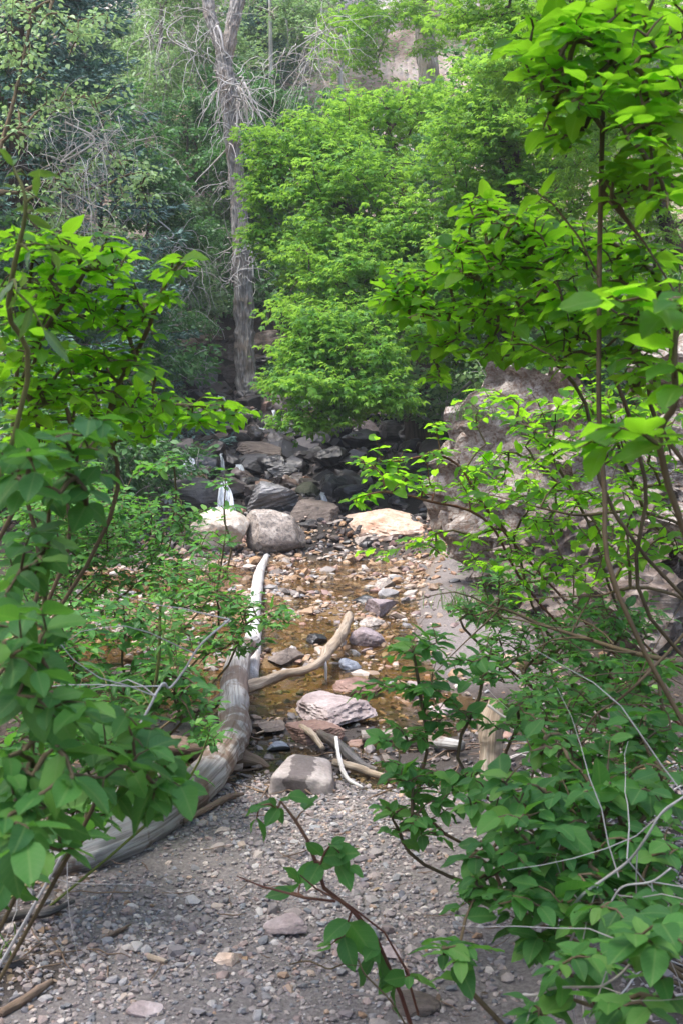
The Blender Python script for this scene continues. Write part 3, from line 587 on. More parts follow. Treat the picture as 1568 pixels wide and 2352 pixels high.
def trunk_mesh(name, pts, rad, mat, rings=120, sides=40, furrow=0.0, lump=0.06, seed=1, fscale=9, caps=True, knots=0, split=0.0):
    n = spline(np.column_stack([pts, rad]), rings); C, r = n[:, :3], np.maximum(n[:, 3], .002)
    V, F, tc = tubes([C], [np.ones(rings)], sides); V = V.reshape(rings, sides, 3); D = V - C[:, None]; L = tc.reshape(rings, sides, 3)[:, 0, 1]
    th = np.arange(sides) / sides * 2 * np.pi
    rm = rad[0] if len(rad) else .1; rm = float(np.mean(r))
    q = np.stack([np.broadcast_to(np.cos(th), (rings, sides)), np.broadcast_to(np.sin(th), (rings, sides)), np.repeat((L / rm)[:, None], sides, 1)], -1).reshape(-1, 3)
    f = 1 + lump * fbm(q * [1, 1, .35], 3, seed)
    if furrow:
        f += furrow * fbm(q * [fscale * .35, fscale * .35, .5], 4, seed + 5, True) * .6
    if split: f -= split * np.exp(-((np.angle(np.exp(1j * (np.tile(th, rings) - 2.2 - .25 * vnoise(q * [0, 0, .4], 3))))) / .07) ** 2)
    rr_ = np.random.default_rng(seed)
    for k in range(knots):
        c0 = np.array([rr_.uniform(L[3], L[-3]), rr_.uniform(0, 6.28)]); dl = (np.repeat(L, sides) - c0[0]) / (rm * .45); da = np.angle(np.exp(1j * (np.tile(th, rings) - c0[1]))) / .4
        e = np.sqrt(dl ** 2 + da ** 2); f += .28 * np.exp(-e ** 2) - .22 * np.exp(-(e * 2.2) ** 2)
    W = C[:, None] + D * (r[:, None] * f.reshape(rings, sides))[..., None]; W = W.reshape(-1, 3)
    faces = [F]
    if caps:
        W = np.vstack([W, C[0], C[-1]]); a, b = len(W) - 2, len(W) - 1; j = np.arange(sides); jn = (j + 1) % sides; o = (rings - 1) * sides
        faces.append(np.concatenate([np.stack([jn, j, np.full(sides, a)], 1), np.stack([o + j, o + jn, np.full(sides, b)], 1)]))
        tc = np.vstack([tc, [0, 0, 0], [0, L[-1], 0]])
    tc = tc.copy(); tc[:, 0] *= rm * 2 * 4; tc[:, 2] *= rm * 2 * 4
    return np_mesh(name, W, faces, True, {'tc': tc}, [mat])
def ground_line(uv, lift=0.0):
    out = []
    for q in uv:
        g, d = ground_hit(q[0], q[1]); out.append(g + [0, 0, (q[2] if len(q) > 2 else 0) + lift])
    return np.array(out)
# the forked dead tree, its base at the head of the cascade
def dead_twigs(origins, n, length, seed, down=0.8, r0=.008, spread=.5):
    r = np.random.default_rng(seed); ch, ra = [], []
    for k in range(n):
        o = origins[r.integers(len(origins))] + r.normal(0, .12, 3); L = length * r.uniform(.35, 1.2); d = norm(r.normal(0, 1, 3) * [1, 1, .6]); p = [o]; m = r.integers(7, 12)
        for j in range(m):
            d = norm(d + np.array([0, 0, -down]) * .28 + r.normal(0, .28, 3)); p.append(p[-1] + d * L / m)
        ch.append(np.array(p)); ra.append(np.linspace(r0 * r.uniform(.6, 1.6), r0 * .3, m + 1))
        if r.random() < .7:
            i = r.integers(2, m - 2); q = [p[i]]; d2 = norm(d + r.normal(0, .8, 3))
            for j in range(5): d2 = norm(d2 + r.normal(0, .3, 3) - [0, 0, .2 * down]); q.append(q[-1] + d2 * L / 12)
            ch.append(np.array(q)); ra.append(np.linspace(r0 * .6, r0 * .2, 6))
    return ch, ra
def twig_part(name, parent, ch, ra, mat, sides=4, kind=None):
    V, F, tc = tubes(ch, ra, sides); o = obj(name, np_mesh(name, V, F, True, {'tc': tc * [.02, 1, .02]}, [mat]), parent, kind); return o
D0 = 25.0
base = P(570, 925, D0)
t = thing('dead_tree', 'tall forked grey dead tree with peeling furrowed bark at the head of the cascade', 'tree', (0, 0, 0))
tp = [P(572, 932, D0) - [0, 0, .25], P(571, 905, D0), P(566, 860, D0), P(562, 780, D0), P(560, 680, D0), P(556, 590, D0), P(549, 470, D0), P(541, 360, D0), P(532, 270, D0), P(522, 190, D0), P(514, 130, D0)]
obj('trunk', trunk_mesh('trunk', tp, [.30, .21, .165, .155, .15, .14, .13, .125, .14, .14, .13], MW['bark'], 420, 84, .42, .12, 3, 12, knots=6), t)
obj('limb', trunk_mesh('limb', [P(515, 150, D0), P(505, 100, D0), P(488, 50, D0), P(478, 0, D0), P(468, -90, D0), P(440, -260, D0), P(400, -480, D0 + 1)], [.10, .11, .105, .10, .09, .07, .04], MW['bark'], 160, 56, .32, .10, 7), t)
obj('limb', trunk_mesh('limb', [P(515, 165, D0), P(524, 110, D0), P(534, 60, D0), P(545, 10, D0), P(556, -60, D0), P(560, -260, D0), P(600, -480, D0 - 1)], [.10, .12, .12, .12, .11, .08, .04], MW['bark'], 160, 56, .32, .10, 9), t)
ch, ra = dead_twigs([P(540, 210, D0 - .2), P(555, 230, D0 - .2), P(530, 260, D0 - .2), P(525, 310, D0 - .2), P(548, 190, D0 - .1)], 75, 1.25, 21, 1.1, .012)
c2, r2 = dead_twigs([P(500, 120, D0 - .2), P(505, 180, D0 - .2), P(490, 60, D0 - .2)], 22, 1.4, 22, .9, .010); ch += c2; ra += r2
c2, r2 = dead_twigs([P(580, 560, D0 - .2), P(545, 560, D0 - .2), P(535, 640, D0 - .2), P(560, 600, D0 - .2), P(530, 430, D0)], 60, .9, 23, .6, .009); ch += c2; ra += r2
twig_part('dead_twigs', t, ch, ra, MW['twig'], 4, 'stuff')
for k, (a, b) in enumerate([((548, 200), (575, 300)), ((560, 190), (585, 255)), ((500, 60), (515, 120)), ((545, 240), (540, 330)), ((575, 570), (582, 640)), ((550, 200), (565, 230))]):
    A_, B_ = P(a[0], a[1], D0 - .22), P(b[0], b[1], D0 - .3)
    obj('broken_branch', trunk_mesh('broken_branch', [A_, A_ * .6 + B_ * .4 + [.03, -.04, .0], B_], [.030, .022, .010], MW['twig'], 14, 8, 0, .1, k), t)
# shaded tree on the right and the far shaggy trunk
def simple_trunk(name, parent, pts, rad, mat, seed, rings=140, sides=40): return obj(name, trunk_mesh(name, pts, rad, mat, rings, sides, .16, .14, seed, knots=3), parent)

# logs and sticks on the ground
def log(name, label, cat, pts, rad, mat, seed, rings=120, sides=32, lump=.07, knots=3, split=0.0, furrow=0.0):
    pts = np.asarray(pts); o = thing(name, label, cat, pts[0]) if False else None
    me = trunk_mesh(name, pts, rad, MW[mat], rings, sides, furrow, lump, seed, knots=knots, split=split)
    return obj(name, me, None, None, label, cat)
L1p = ground_line([(60, 2010), (180, 1982), (300, 1940), (400, 1882), (480, 1822), (534, 1768), (540, 1705), (541, 1645), (556, 1590), (585, 1555)], .03)
L1p[:, 2] = [.0, .02, .03, .04, .05, .06, .07, .09, .13, .15]
biglog = log('fallen_log', 'thick curved grey log with peeling brown bark, bending beside the gravel path', 'log', L1p, [.092, .09, .085, .082, .080, .078, .076, .076, .07, .045], 'log', 5, 300, 64, .11, 7, .16, .05)
def knotty(pts, rad, mat, seed, name='branch_stub'):
    return obj(name, trunk_mesh(name, pts, rad, MW[mat], 30, 20, .05, .22, seed, knots=2), biglog)
g1, _ = ground_hit(530, 1760)
knotty([g1 + [-.03, .02, .10], g1 + [-.01, .0, .16], g1 + [.0, .0, .20]], [.07, .055, .03], 'tan', 3)
knotty([g1 + [.02, -.06, .06], g1 + [.13, -.10, .05], g1 + [.2, -.12, .02]], [.06, .035, .012], 'brown', 4)
L2 = ground_line([(572, 1590), (582, 1500), (583, 1440), (590, 1380), (597, 1335), (612, 1300)]); L2[:, 2] = np.array([.07, .075, .08, .09, .10, .12]) + .02
L2[:, 2] = H(L2[:, 0], L2[:, 1]) + [.10, .09, .09, .08, .08, .10]
log('bleached_log', 'straight white bleached log lying across the stream behind leaves', 'log', L2, [.06, .06, .056, .054, .05, .03], 'white', 8, 160, 28, .08, 4)
Bp = ground_line([(562, 1652), (600, 1640), (650, 1618), (700, 1600), (742, 1572), (752, 1545), (772, 1520), (790, 1490), (802, 1462)])
Bp[:, 2] = H(Bp[:, 0], Bp[:, 1]) * .3 + [.10, .10, .09, .08, .09, .09, .10, .10, .11]
br = log('fallen_branch', 'crooked tan branch reaching from the grey log over the stream', 'branch', Bp, [.034, .034, .028, .026, .027, .038, .040, .038, .034], 'tan', 12, 160, 28, .2, 7)
q = Bp[4]; obj('side_twig', trunk_mesh('side_twig', [q, q + [.015, -.03, -.03], q + [.02, -.04, -.13]], [.014, .012, .006], MW['white'], 12, 8), br)
def stick(label, uv, rad, mat, seed=1, name='stick', cat='stick', lift=.03):
    pts = ground_line(uv); pts[:, 2] = H(pts[:, 0], pts[:, 1]) + lift; pts[:, 2] += np.array([(q[2] if len(q) > 2 else 0) for q in uv])
    return log(name, label, cat, pts, np.array(rad) * .85, mat, seed, 60, 16, .22, 4)
stick('dark stick lying against the front of the thick curved log', [(262, 1978), (320, 1950), (370, 1922), (420, 1905)], [.018, .024, .022, .010], 'darkwet', 2)
stick('black forked branch behind the square flat topped rock', [(735, 1718, .03), (780, 1740, .02), (820, 1765), (865, 1785)], [.03, .032, .028, .012], 'darkwet', 3, 'branch', 'branch')
stick('smooth grey branch passing right behind the leaves', [(830, 1722, .03), (890, 1722, .04), (960, 1728, .03), (1060, 1740, .03)], [.035, .042, .04, .03], 'log', 4, 'branch', 'branch')
stick('pale broken stick pointing right from the square rock', [(765, 1775, .02), (810, 1790, .02), (860, 1800, .01), (930, 1812)], [.02, .022, .02, .012], 'tan', 5)
stick('thin curved white root beside the square rock', [(772, 1758, .10), (778, 1785, .06), (795, 1810, .02), (832, 1825, .0)], [.009, .012, .011, .006], 'white', 6, 'root', 'root')
stick('mottled knobby stick propped between the rusty rock and the square rock', [(692, 1705, .05), (715, 1725, .05), (742, 1752, .04)], [.016, .022, .014], 'tan', 7)
stick('brown weathered branch joining the thick log from the left', [(390, 1682, .04), (440, 1668, .05), (480, 1658, .05), (515, 1640, .08)], [.03, .034, .032, .028], 'brown', 8, 'branch', 'branch')
stick('split brown stump piece left of the thick log', [(385, 1735, .03), (420, 1745, .03), (455, 1755, .03), (490, 1760, .02)], [.05, .055, .045, .03], 'brown', 9, 'wood_piece', 'wood')
stick('tan log end lying among the leaves far left', [(120, 1672, .05), (180, 1665, .06), (240, 1655, .05), (300, 1665, .03)], [.03, .034, .03, .02], 'tan', 10, 'branch', 'branch')
stick('dark twisted stick on the gravel at the left edge', [(-20, 2142), (60, 2128), (110, 2122), (172, 2100, .01)], [.013, .017, .014, .007], 'darkwet', 11)
stick('short cinnamon stick on the bare gravel', [(342, 2214), (382, 2226)], [.010, .009], 'tan', 12, lift=.01)
stick('thin brown stick in the front gravel near the left', [(238, 2165), (275, 2150), (300, 2135)], [.007, .008, .005], 'brown', 13, lift=.01)
stick('long brown stick at the bottom left corner', [(0, 2345), (60, 2310), (120, 2270)], [.016, .016, .010], 'brown', 14, lift=.01)
stick('dark bark scrap beside the pool under the log', [(425, 1905), (520, 1850), (560, 1842)], [.012, .016, .008], 'brown', 15)
stick('twig lying in the pool by the grey log', [(588, 1700), (620, 1690), (650, 1672)], [.006, .006, .003], 'tan', 16)
sp = [ground_hit(1128, 1790)[0] + [0, 0, -.05], ground_hit(1128, 1790)[0] + [0.0, .02, .12], ground_hit(1128, 1790)[0] + [.01, .03, .26], ground_hit(1128, 1790)[0] + [.03, .05, .36]]
log('tree_stump', 'pale weathered broken stump standing among the right hand leaves', 'stump', sp, [.062, .048, .044, .030], 'tan', 17, 60, 36, .3, 4, furrow=.12)

# ------------------------------------------------------------------ falling water
def fall(label, top, bot, w0, w1, seed, pool=0.0):
    g, d = ground_hit(*bot); A_ = P(top[0], top[1], d - .05); B_ = P(bot[0], bot[1], d - .22)
    B_[2] = max(B_[2], g[2]); n, m = 24, 9; r = np.random.default_rng(seed); t_ = np.linspace(0, 1, n)
    C = A_[None] + (B_ - A_)[None] * np.stack([t_, t_ ** .6, t_ ** 1.7], 1); C = np.vstack([C[0] + [0, .22, .02], C]); t_ = np.concatenate([[0], t_]); n += 1
    if pool: C = np.vstack([C, C[-1] + [0, -pool, .005]]); t_ = np.append(t_, 1.35); n += 1
    w = (w0 + (w1 - w0) * t_) * d / FPX / 2; s = np.linspace(-1, 1, m)
    V = C[:, None] + np.stack([w[:, None] * s[None], -.04 * (1 - s[None] ** 2) + 0 * w[:, None], 0 * w[:, None] * s], -1)
    V = V.reshape(-1, 3); V[:, 1] += .05 * vnoise(np.column_stack([V[:, 0] * 30, V[:, 2] * 4, V[:, 1] * 4]), seed); V[:, 0] += .02 * vnoise(V * 9, seed)
    idx = np.arange(n * m).reshape(n, m); F = np.stack([idx[:-1, :-1].ravel(), idx[:-1, 1:].ravel(), idx[1:, 1:].ravel(), idx[1:, :-1].ravel()], 1)
    tc = np.stack([np.tile(s, n), np.repeat(t_ * 2, m) + seed, np.zeros(n * m)], 1)
    obj('waterfall', np_mesh('waterfall', V, F, True, {'tc': tc}, [M_FOAM]), None, None, label, 'waterfall')
fall('lowest and tallest small waterfall, right of the big smooth dark boulder', (515, 1110), (522, 1186), 12, 48, 1, .15)
fall('little fall on the left that runs over the black mossy boulder', (440, 1052), (432, 1094), 12, 44, 2, .1)
fall('upper fall left of the pair of small falls under the tree', (594, 984), (596, 1004), 26, 32, 3)
fall('upper fall right of the pair of small falls under the tree', (655, 980), (652, 1006), 18, 42, 4)
fall('thin fall hidden behind leaves beside the big dark boulder', (388, 1130), (383, 1172), 18, 30, 5)
fall('slanting white trickle at the upper left of the cascade', (508, 905), (512, 925), 14, 16, 6)
fall('white trickle below the left upper rapids', (540, 935), (546, 966), 14, 22, 7)
fall('tiny dark trickle right of the mossy green rock', (740, 1135), (745, 1160), 10, 14, 8)
fall('narrow trickle beside the orange rock by the trunk', (617, 918), (622, 942), 8, 10, 9)
fall('middle trickle above the lowest waterfall', (508, 1045), (514, 1090), 7, 10, 10)
fall('faint trickle at the centre right of the cascade', (640, 1020), (642, 1042), 8, 12, 11)

fall('broad low spill just under the pair of small falls', (618, 1004), (622, 1016), 40, 60, 12)
fall('short white run beside the charcoal rock', (548, 1066), (552, 1086), 10, 22, 13)
fall('small splash below the left fall by the black mossy boulder', (424, 1092), (420, 1104), 30, 52, 14, .1)
fall('white trickle beside the reddish wedged rock', (628, 944), (632, 966), 7, 14, 15)
# ------------------------------------------------------------------ leaves
def leaf_shape(L=1.0, W=.56, rows=6, cols=4, fold=.22, curl=.25, seed=0, peak=.42, wav=.03):
    r = np.random.default_rng(seed); t_ = np.linspace(0, 1, rows + 1); s = np.linspace(-1, 1, cols + 1)
    w = np.where(t_ < peak, np.sin(np.pi / 2 * (t_ / peak) ** .75), np.cos(np.pi / 2 * ((t_ - peak) / (1 - peak)) ** 1.15) ** .9) * W / 2
    w[0] = .012; w[-1] = .004
    V = np.zeros((rows + 1, cols + 1, 3)); V[..., 0] = w[:, None] * s[None]; V[..., 1] = (t_ * L)[:, None]
    V[..., 2] = fold * np.abs(V[..., 0]) - curl * (t_[:, None] ** 2) * L + wav * r.normal(size=V.shape[:2]) * (np.abs(s)[None] > .6)
    V[..., 0] += .06 * r.normal() * t_[:, None] ** 2
    lc = np.stack([V[..., 0].copy(), np.broadcast_to(t_[:, None], V.shape[:2]), 0 * V[..., 0]], -1).reshape(-1, 3)
    idx = np.arange((rows + 1) * (cols + 1)).reshape(rows + 1, cols + 1)
    F = np.stack([idx[:-1, :-1].ravel(), idx[:-1, 1:].ravel(), idx[1:, 1:].ravel(), idx[1:, :-1].ravel()], 1)
    return V.reshape(-1, 3), F, lc
def small_leaf(W=.5, fold=.2, curl=.15, seed=0):
    V = np.array([[0, 0, 0], [W * .42, .28, .1 * fold], [W * .36, .65, 0], [0, 1, -curl], [-W * .36, .65, 0], [-W * .42, .28, .1 * fold], [0, .45, -fold * .35]])
    F = np.array([[0, 1, 2, 6], [6, 2, 3, 4], [0, 6, 4, 5]]); return V, F, V * [1, 1, 0]
def trifoliate(seed=0):
    r = np.random.default_rng(seed); Vs, Fs, Ls = [], [], []; off = 0
    for k, (a, s, y0) in enumerate([(0, .62, .38), (1.05, .5, .30), (-1.05, .5, .30), (1.25, .36, .1), (-1.25, .36, .1)]):
        V, F, lc = small_leaf(.62, .2, .3 + .1 * r.random()); V = V * s; c, s_ = math.cos(a + r.normal(0, .1)), math.sin(a)
        V = np.column_stack([V[:, 0] * c - V[:, 1] * s_, V[:, 0] * s_ + V[:, 1] * c + y0, V[:, 2] - .12 * abs(a)])
        Vs.append(V); Fs.append(F + off); Ls.append(lc); off += len(V)
    return np.vstack(Vs), np.vstack(Fs), np.vstack(Ls)
LEAF = {
 'big': [leaf_shape(1, .60, 6, 4, .25, c, k, .42) for k, c in enumerate((.10, .2, .32, .05, .42, .18))],
 'narrow': [leaf_shape(1, .24, 6, 2, .4, c, 20 + k, .35) for k, c in enumerate((.1, .25, .45))],
 'mid': [leaf_shape(1, .54, 4, 2, .25, c, 40 + k, .42) for k, c in enumerate((.1, .22, .35, .0))],
 'small': [small_leaf(.62, .2, .2, 0), small_leaf(.5, .3, .35, 1)],
 'tri': [trifoliate(k) for k in range(4)],
 'needle': [(np.array([[0, 0, 0], [.07, .5, .0], [0, 1, 0], [-.07, .5, .0]]), np.array([[0, 1, 2, 3]]), np.zeros((4, 3)))],
 'oak': [small_leaf(.85, .15, .2, 3), small_leaf(.7, .3, .3, 4)],
}
_leafmesh = {}
def leaf_meshes(shape, mat):
    k = (shape, mat)
    if k not in _leafmesh: _leafmesh[k] = [np_mesh('leaf', V, F, True, {'lc': lc}, [ML[mat]]) for V, F, lc in LEAF[shape]]
    return _leafmesh[k]
def leaf_frames(direction, up, size):
    d = norm(direction); x = norm(np.cross(d, up)); z = np.cross(x, d)
    return np.stack([x, d, z], -1) * size[:, None, None]
def grow(stems, attr, seed, arch=.12, seg=.12, jit=.03, lowbias=.4):
    """woody skeleton reaching every point of attr from the given stems; returns chains, radii-counts, tips, tip directions"""
    r = np.random.default_rng(seed); nodes, par = [], []
    for s in stems:
        s = np.asarray(s, float); L = np.linalg.norm(np.diff(s, axis=0), axis=1).sum(); q = spline(s, max(4, int(L / seg) + 1))
        for i, p in enumerate(q): nodes.append(p); par.append(-1 if i == 0 else len(nodes) - 2)
    chains = []; c0 = 0; start = [0]
    N = np.zeros((len(nodes) + len(attr) * 14 + 10, 3)); n = len(nodes); N[:n] = nodes; par = list(par)
    for i in range(n):
        if par[i] == -1: cur = [i]; chains.append(cur)
        else: cur.append(i)
    if len(attr):
        d0 = np.min(np.linalg.norm(attr[:, None] - N[None, :n], axis=2), 1) if len(attr) * n < 4e6 else np.array([np.min(np.linalg.norm(N[:n] - a, axis=1)) for a in attr])
        for a in attr[np.argsort(d0)]:
            D = a - N[:n]; dist = np.linalg.norm(D, axis=1); cost = dist * (1 + lowbias * np.maximum(0, -D[:, 2] / np.maximum(dist, 1e-6)))
            b = int(np.argmin(cost)); L = dist[b]
            m = int(np.clip(L / seg, 2, 13)); f = np.linspace(0, 1, m + 1)[1:, None]
            q = N[b] + D[b] * f + np.array([0, 0, arch * L]) * 4 * f * (1 - f) + r.normal(0, jit * L, (m, 3)) * (1 - f)
            ch = [b]
            for p in q: N[n] = p; par.append(ch[-1]); ch.append(n); n += 1
            chains.append(ch)
    cnt = np.ones(n)
    for i in range(n - 1, -1, -1):
        if par[i] >= 0: cnt[par[i]] += cnt[i] if False else 0
    tipc = np.zeros(n)
    for ch in chains: tipc[ch[-1]] += 1
    for i in range(n - 1, -1, -1):
        if par[i] >= 0: tipc[par[i]] += tipc[i]
    return N[:n], chains, np.maximum(tipc, 1)
def tipinfo(N, chains, stems_n):
    tips, dirs, lens = [], [], []
    for ch in chains[0:]:
        a, b = N[ch[-1]], N[ch[-2]]; tips.append(a); dirs.append(a - b); lens.append(len(ch))
    return np.array(tips), norm(np.array(dirs))
def cluster(tips, dirs, n, size, seed, spacing=.35, flat=.5, droop=.1, tilt=.35, twigup=.25):
    """n leaves in opposite pairs at each twig end"""
    r = np.random.default_rng(seed); T = len(tips); dirs = norm(dirs + [0, 0, twigup])
    ref = np.where(np.abs(dirs[:, 2:3]) < .9, np.array([[0, 0, 1.]]), np.array([[1., 0, 0]])); A = norm(np.cross(dirs, ref)); B = np.cross(dirs, A)
    ph0 = r.uniform(0, 6.28, T); pos, di, up, sz = [], [], [], []
    for k in range(n):
        pair, side = k // 2, k % 2; ph = ph0 * .4 + pair * 1.57 + side * 3.14159 + r.normal(0, .25, T)
        out = np.cos(ph)[:, None] * A + np.sin(ph)[:, None] * B
        fw = .9 - .22 * pair + r.normal(0, .15, T); d = out + dirs * np.maximum(.15, fw)[:, None]; d[:, 2] = d[:, 2] * flat - droop + r.normal(0, .12, T)
        pos.append(tips - dirs * (size * spacing * pair)[:, None] if hasattr(size, 'shape') else tips - dirs * (size * spacing * pair)); di.append(norm(d))
        up.append(norm(np.array([0, 0, 1.]) + r.normal(0, tilt, (T, 3)))); sz.append(size * (1 - .12 * (pair == 0)) * r.uniform(.65, 1.15, T))
    return np.concatenate(pos), np.concatenate(di), np.concatenate(up), np.concatenate(sz)
def twig_leaves(N, chains, n, size, seed, spacing=.55, flat=.5, droop=.1, tilt=.35, twigup=.15, forward=.75):
    """opposite leaf pairs spaced back along every twig from its end"""
    r = np.random.default_rng(seed); pos, di, up, sz = [], [], [], []
    for c in chains:
        q = N[c][::-1]; seg = np.linalg.norm(np.diff(q, axis=0), axis=1); L = np.concatenate([[0], np.cumsum(seg)]); s = 0.0; s0 = r.uniform(.75, 1.15)
        ph0 = r.normal(0, .3)
        for k in range(n):
            if k % 2 == 0 and k: s += size * spacing * r.uniform(.7, 1.4)
            if s > L[-1] * .92: break
            p = np.array([np.interp(s, L, q[:, i]) for i in range(3)]); j = min(np.searchsorted(L, s + 1e-6), len(L) - 1); d = q[j - 1] - q[j]; d = d / (np.linalg.norm(d) + 1e-9); d = d + [0, 0, twigup]; d /= np.linalg.norm(d)
            a = np.array([d[1], -d[0], 0]); la = math.hypot(a[0], a[1])
            a = a / la if la > .15 else np.array([1., 0, 0]); b = np.cross(d, a)
            ph = ph0 + (k // 2) * (1.57 if abs(d[2]) > .65 else .35) + (k % 2) * 3.14159 + r.normal(0, .3)
            f = forward * (1.5 if k < 2 else 1) * r.uniform(.6, 1.3)
            o = math.cos(ph) * a + math.sin(ph) * b + d * f; o[2] = o[2] * flat - droop + r.normal(0, .12)
            pos.append(p); di.append(o); up.append(np.array([0, 0, 1.]) + r.normal(0, tilt, 3)); sz.append(size * s0 * (.78 if k < 2 else 1.0) * r.uniform(.5, 1.18))
    return np.array(pos), norm(np.array(di)), norm(np.array(up)), np.array(sz)
def blobs(spec, seed, mult=1.0):
    """spec rows: centre u, v, half widths, distance, depth spread, count -> points in space"""
    r = np.random.default_rng(seed); out = []
    for u, v, ru, rv, d, dd, n in spec:
        n = max(1, int(n * mult)); a = r.uniform(0, 6.28, n); q = np.sqrt(r.random(n)) * r.uniform(.55, 1.35, n)
        for i in range(n): out.append(P(u + ru * q[i] * math.cos(a[i]), v + rv * q[i] * math.sin(a[i]), max(.9, d + r.uniform(-dd, dd))))
    return np.array(out)
def plant(name, label, cat, stems, attr, seed, shape='big', lmat='shrub', size=.07, nleaf=6, stem='stem', maxobj=300, rt=.0016, arch=.12, seg=.1, group=None, part='stem', stemleaf=0, flat=.4, droop=.06, tilt=.26, pw=.42, stems_leafy=True, jit=.03, rmax=.0055, sides=5, lowbias=.4, twigup=.15, spacing=.55):
    root = np.asarray(stems[0][0]); t = thing(name, label, cat, root, group)
    N, chains, cnt = grow(stems, attr, seed, arch, seg, jit, lowbias); rad = np.minimum(rt * cnt ** pw, rmax)
    ch = [N[c] for c in chains]; ra = []
    for c in chains:
        q = rad[c].copy(); q[0] = min(q[0], rad[c[1]] * 1.15); q[-1] *= .6; ra.append(q)
    V, F, tc = tubes(ch, ra, sides); o = obj(part, np_mesh(part, V - root, F, True, {'tc': tc * [.03, 1, .03]}, [MW[stem]]), t)
    lc_ = chains if stems_leafy else chains[len(stems):]
    if not nleaf: return t
    pos, di, up, sz = twig_leaves(N, lc_, nleaf, size, seed, spacing, flat, droop, tilt, twigup)
    A = leaf_frames(di, up, sz); r = np.random.default_rng(seed + 1); which = r.integers(0, len(LEAF[shape]), len(pos)); pos = pos - root
    u, v, d = proj(pos + root); vis = (u > -30) & (u < 1598) & (v > -30) & (v < 2382) & (d > .3); px = np.where(vis, sz / np.maximum(d, .3), 0)
    order = np.argsort(-px); k = min(maxobj, int(vis.sum())); top, rest = order[:k], order[k:]
    me = leaf_meshes(shape, lmat)
    for i in top:
        l = obj('leaf', me[which[i]], t); l.matrix_basis = M4(A[i], pos[i])
    if len(rest):
        V, F, at = merge([(a, b) for a, b, c in LEAF[shape]], which[rest], A[rest], pos[rest], r.random(len(rest)), [c for a, b, c in LEAF[shape]])
        obj('leaves', np_mesh('leaves', V, F, True, at, [ML[lmat]]), t, 'stuff')
    return t
def gp(x, y, dz=-.05): return np.array([x, y, H(np.array([x]), np.array([y]))[0] + dz])

# ---- near left
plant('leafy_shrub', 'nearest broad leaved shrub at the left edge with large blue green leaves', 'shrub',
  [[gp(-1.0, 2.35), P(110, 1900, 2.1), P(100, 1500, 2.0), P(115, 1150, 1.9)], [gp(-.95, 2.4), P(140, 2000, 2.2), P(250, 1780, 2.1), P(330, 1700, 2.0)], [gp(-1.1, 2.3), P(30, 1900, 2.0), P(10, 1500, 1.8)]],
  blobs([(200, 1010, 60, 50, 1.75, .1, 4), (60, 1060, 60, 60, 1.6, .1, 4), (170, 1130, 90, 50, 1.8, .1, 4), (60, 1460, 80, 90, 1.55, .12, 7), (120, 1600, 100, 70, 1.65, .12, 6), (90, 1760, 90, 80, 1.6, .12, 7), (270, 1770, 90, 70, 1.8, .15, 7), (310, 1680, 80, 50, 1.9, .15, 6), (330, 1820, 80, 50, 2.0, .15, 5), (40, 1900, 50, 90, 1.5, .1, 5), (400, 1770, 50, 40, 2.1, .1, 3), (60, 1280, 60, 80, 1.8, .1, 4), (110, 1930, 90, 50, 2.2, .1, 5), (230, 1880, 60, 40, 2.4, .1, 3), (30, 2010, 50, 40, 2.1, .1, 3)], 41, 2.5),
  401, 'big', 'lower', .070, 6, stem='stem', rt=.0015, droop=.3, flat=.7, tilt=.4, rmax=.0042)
plant('leafy_shrub', 'tall bright green shrub arching in from the left at eye level', 'shrub',
  [[gp(-1.7, 3.3), P(40, 1500, 3.1), P(30, 1000, 3.0), P(60, 700, 2.8)], [gp(-1.65, 3.4), P(100, 1400, 3.2), P(150, 1050, 3.1), P(330, 940, 3.1), P(540, 935, 3.1)], [gp(-1.6, 3.5), P(200, 1300, 3.1), P(250, 950, 2.9), P(330, 780, 2.8), P(400, 600, 2.7)], [gp(-1.7, 3.2), P(20, 1200, 2.8), P(60, 850, 2.7), P(200, 620, 2.6)]],
  blobs([(90, 560, 90, 40, 2.6, .2, 10), (220, 600, 80, 60, 2.7, .2, 12), (100, 680, 110, 70, 2.7, .2, 16), (60, 800, 80, 70, 2.6, .2, 12), (200, 720, 60, 40, 2.8, .2, 6), (400, 615, 40, 30, 2.7, .1, 4), (350, 690, 60, 30, 2.75, .1, 5), (300, 750, 60, 30, 2.8, .1, 4), (230, 830, 110, 40, 2.9, .2, 12), (110, 910, 120, 60, 2.8, .25, 16), (300, 920, 110, 50, 3.0, .2, 15), (440, 950, 90, 40, 3.1, .15, 12), (520, 945, 40, 25, 3.1, .1, 4), (120, 1000, 110, 50, 2.9, .2, 12), (300, 1000, 100, 40, 3.1, .2, 8), (180, 860, 110, 60, 3.0, .3, 8), (60, 1050, 80, 50, 2.9, .2, 6), (280, 680, 40, 40, 2.75, .1, 3)], 43, 3.4),
  403, 'big', 'shrub', .060, 6, rt=.0018)
plant('willow_sprig', 'narrow leaved willow sprig sticking up at the upper left edge', 'shrub',
  [[gp(-1.35, 2.5), P(0, 1100, 2.2), P(20, 700, 2.0), P(60, 480, 1.9), P(30, 380, 1.9)]],
  blobs([(50, 390, 30, 40, 1.9, .05, 1), (70, 470, 40, 40, 1.9, .05, 2), (60, 580, 50, 40, 1.95, .05, 2), (30, 650, 40, 40, 1.9, .05, 1), (90, 730, 60, 40, 1.95, .05, 1)], 44),
  404, 'narrow', 'willow', .085, 3, stem='greenstem', rt=.002, tilt=.8, flat=.9, droop=0)
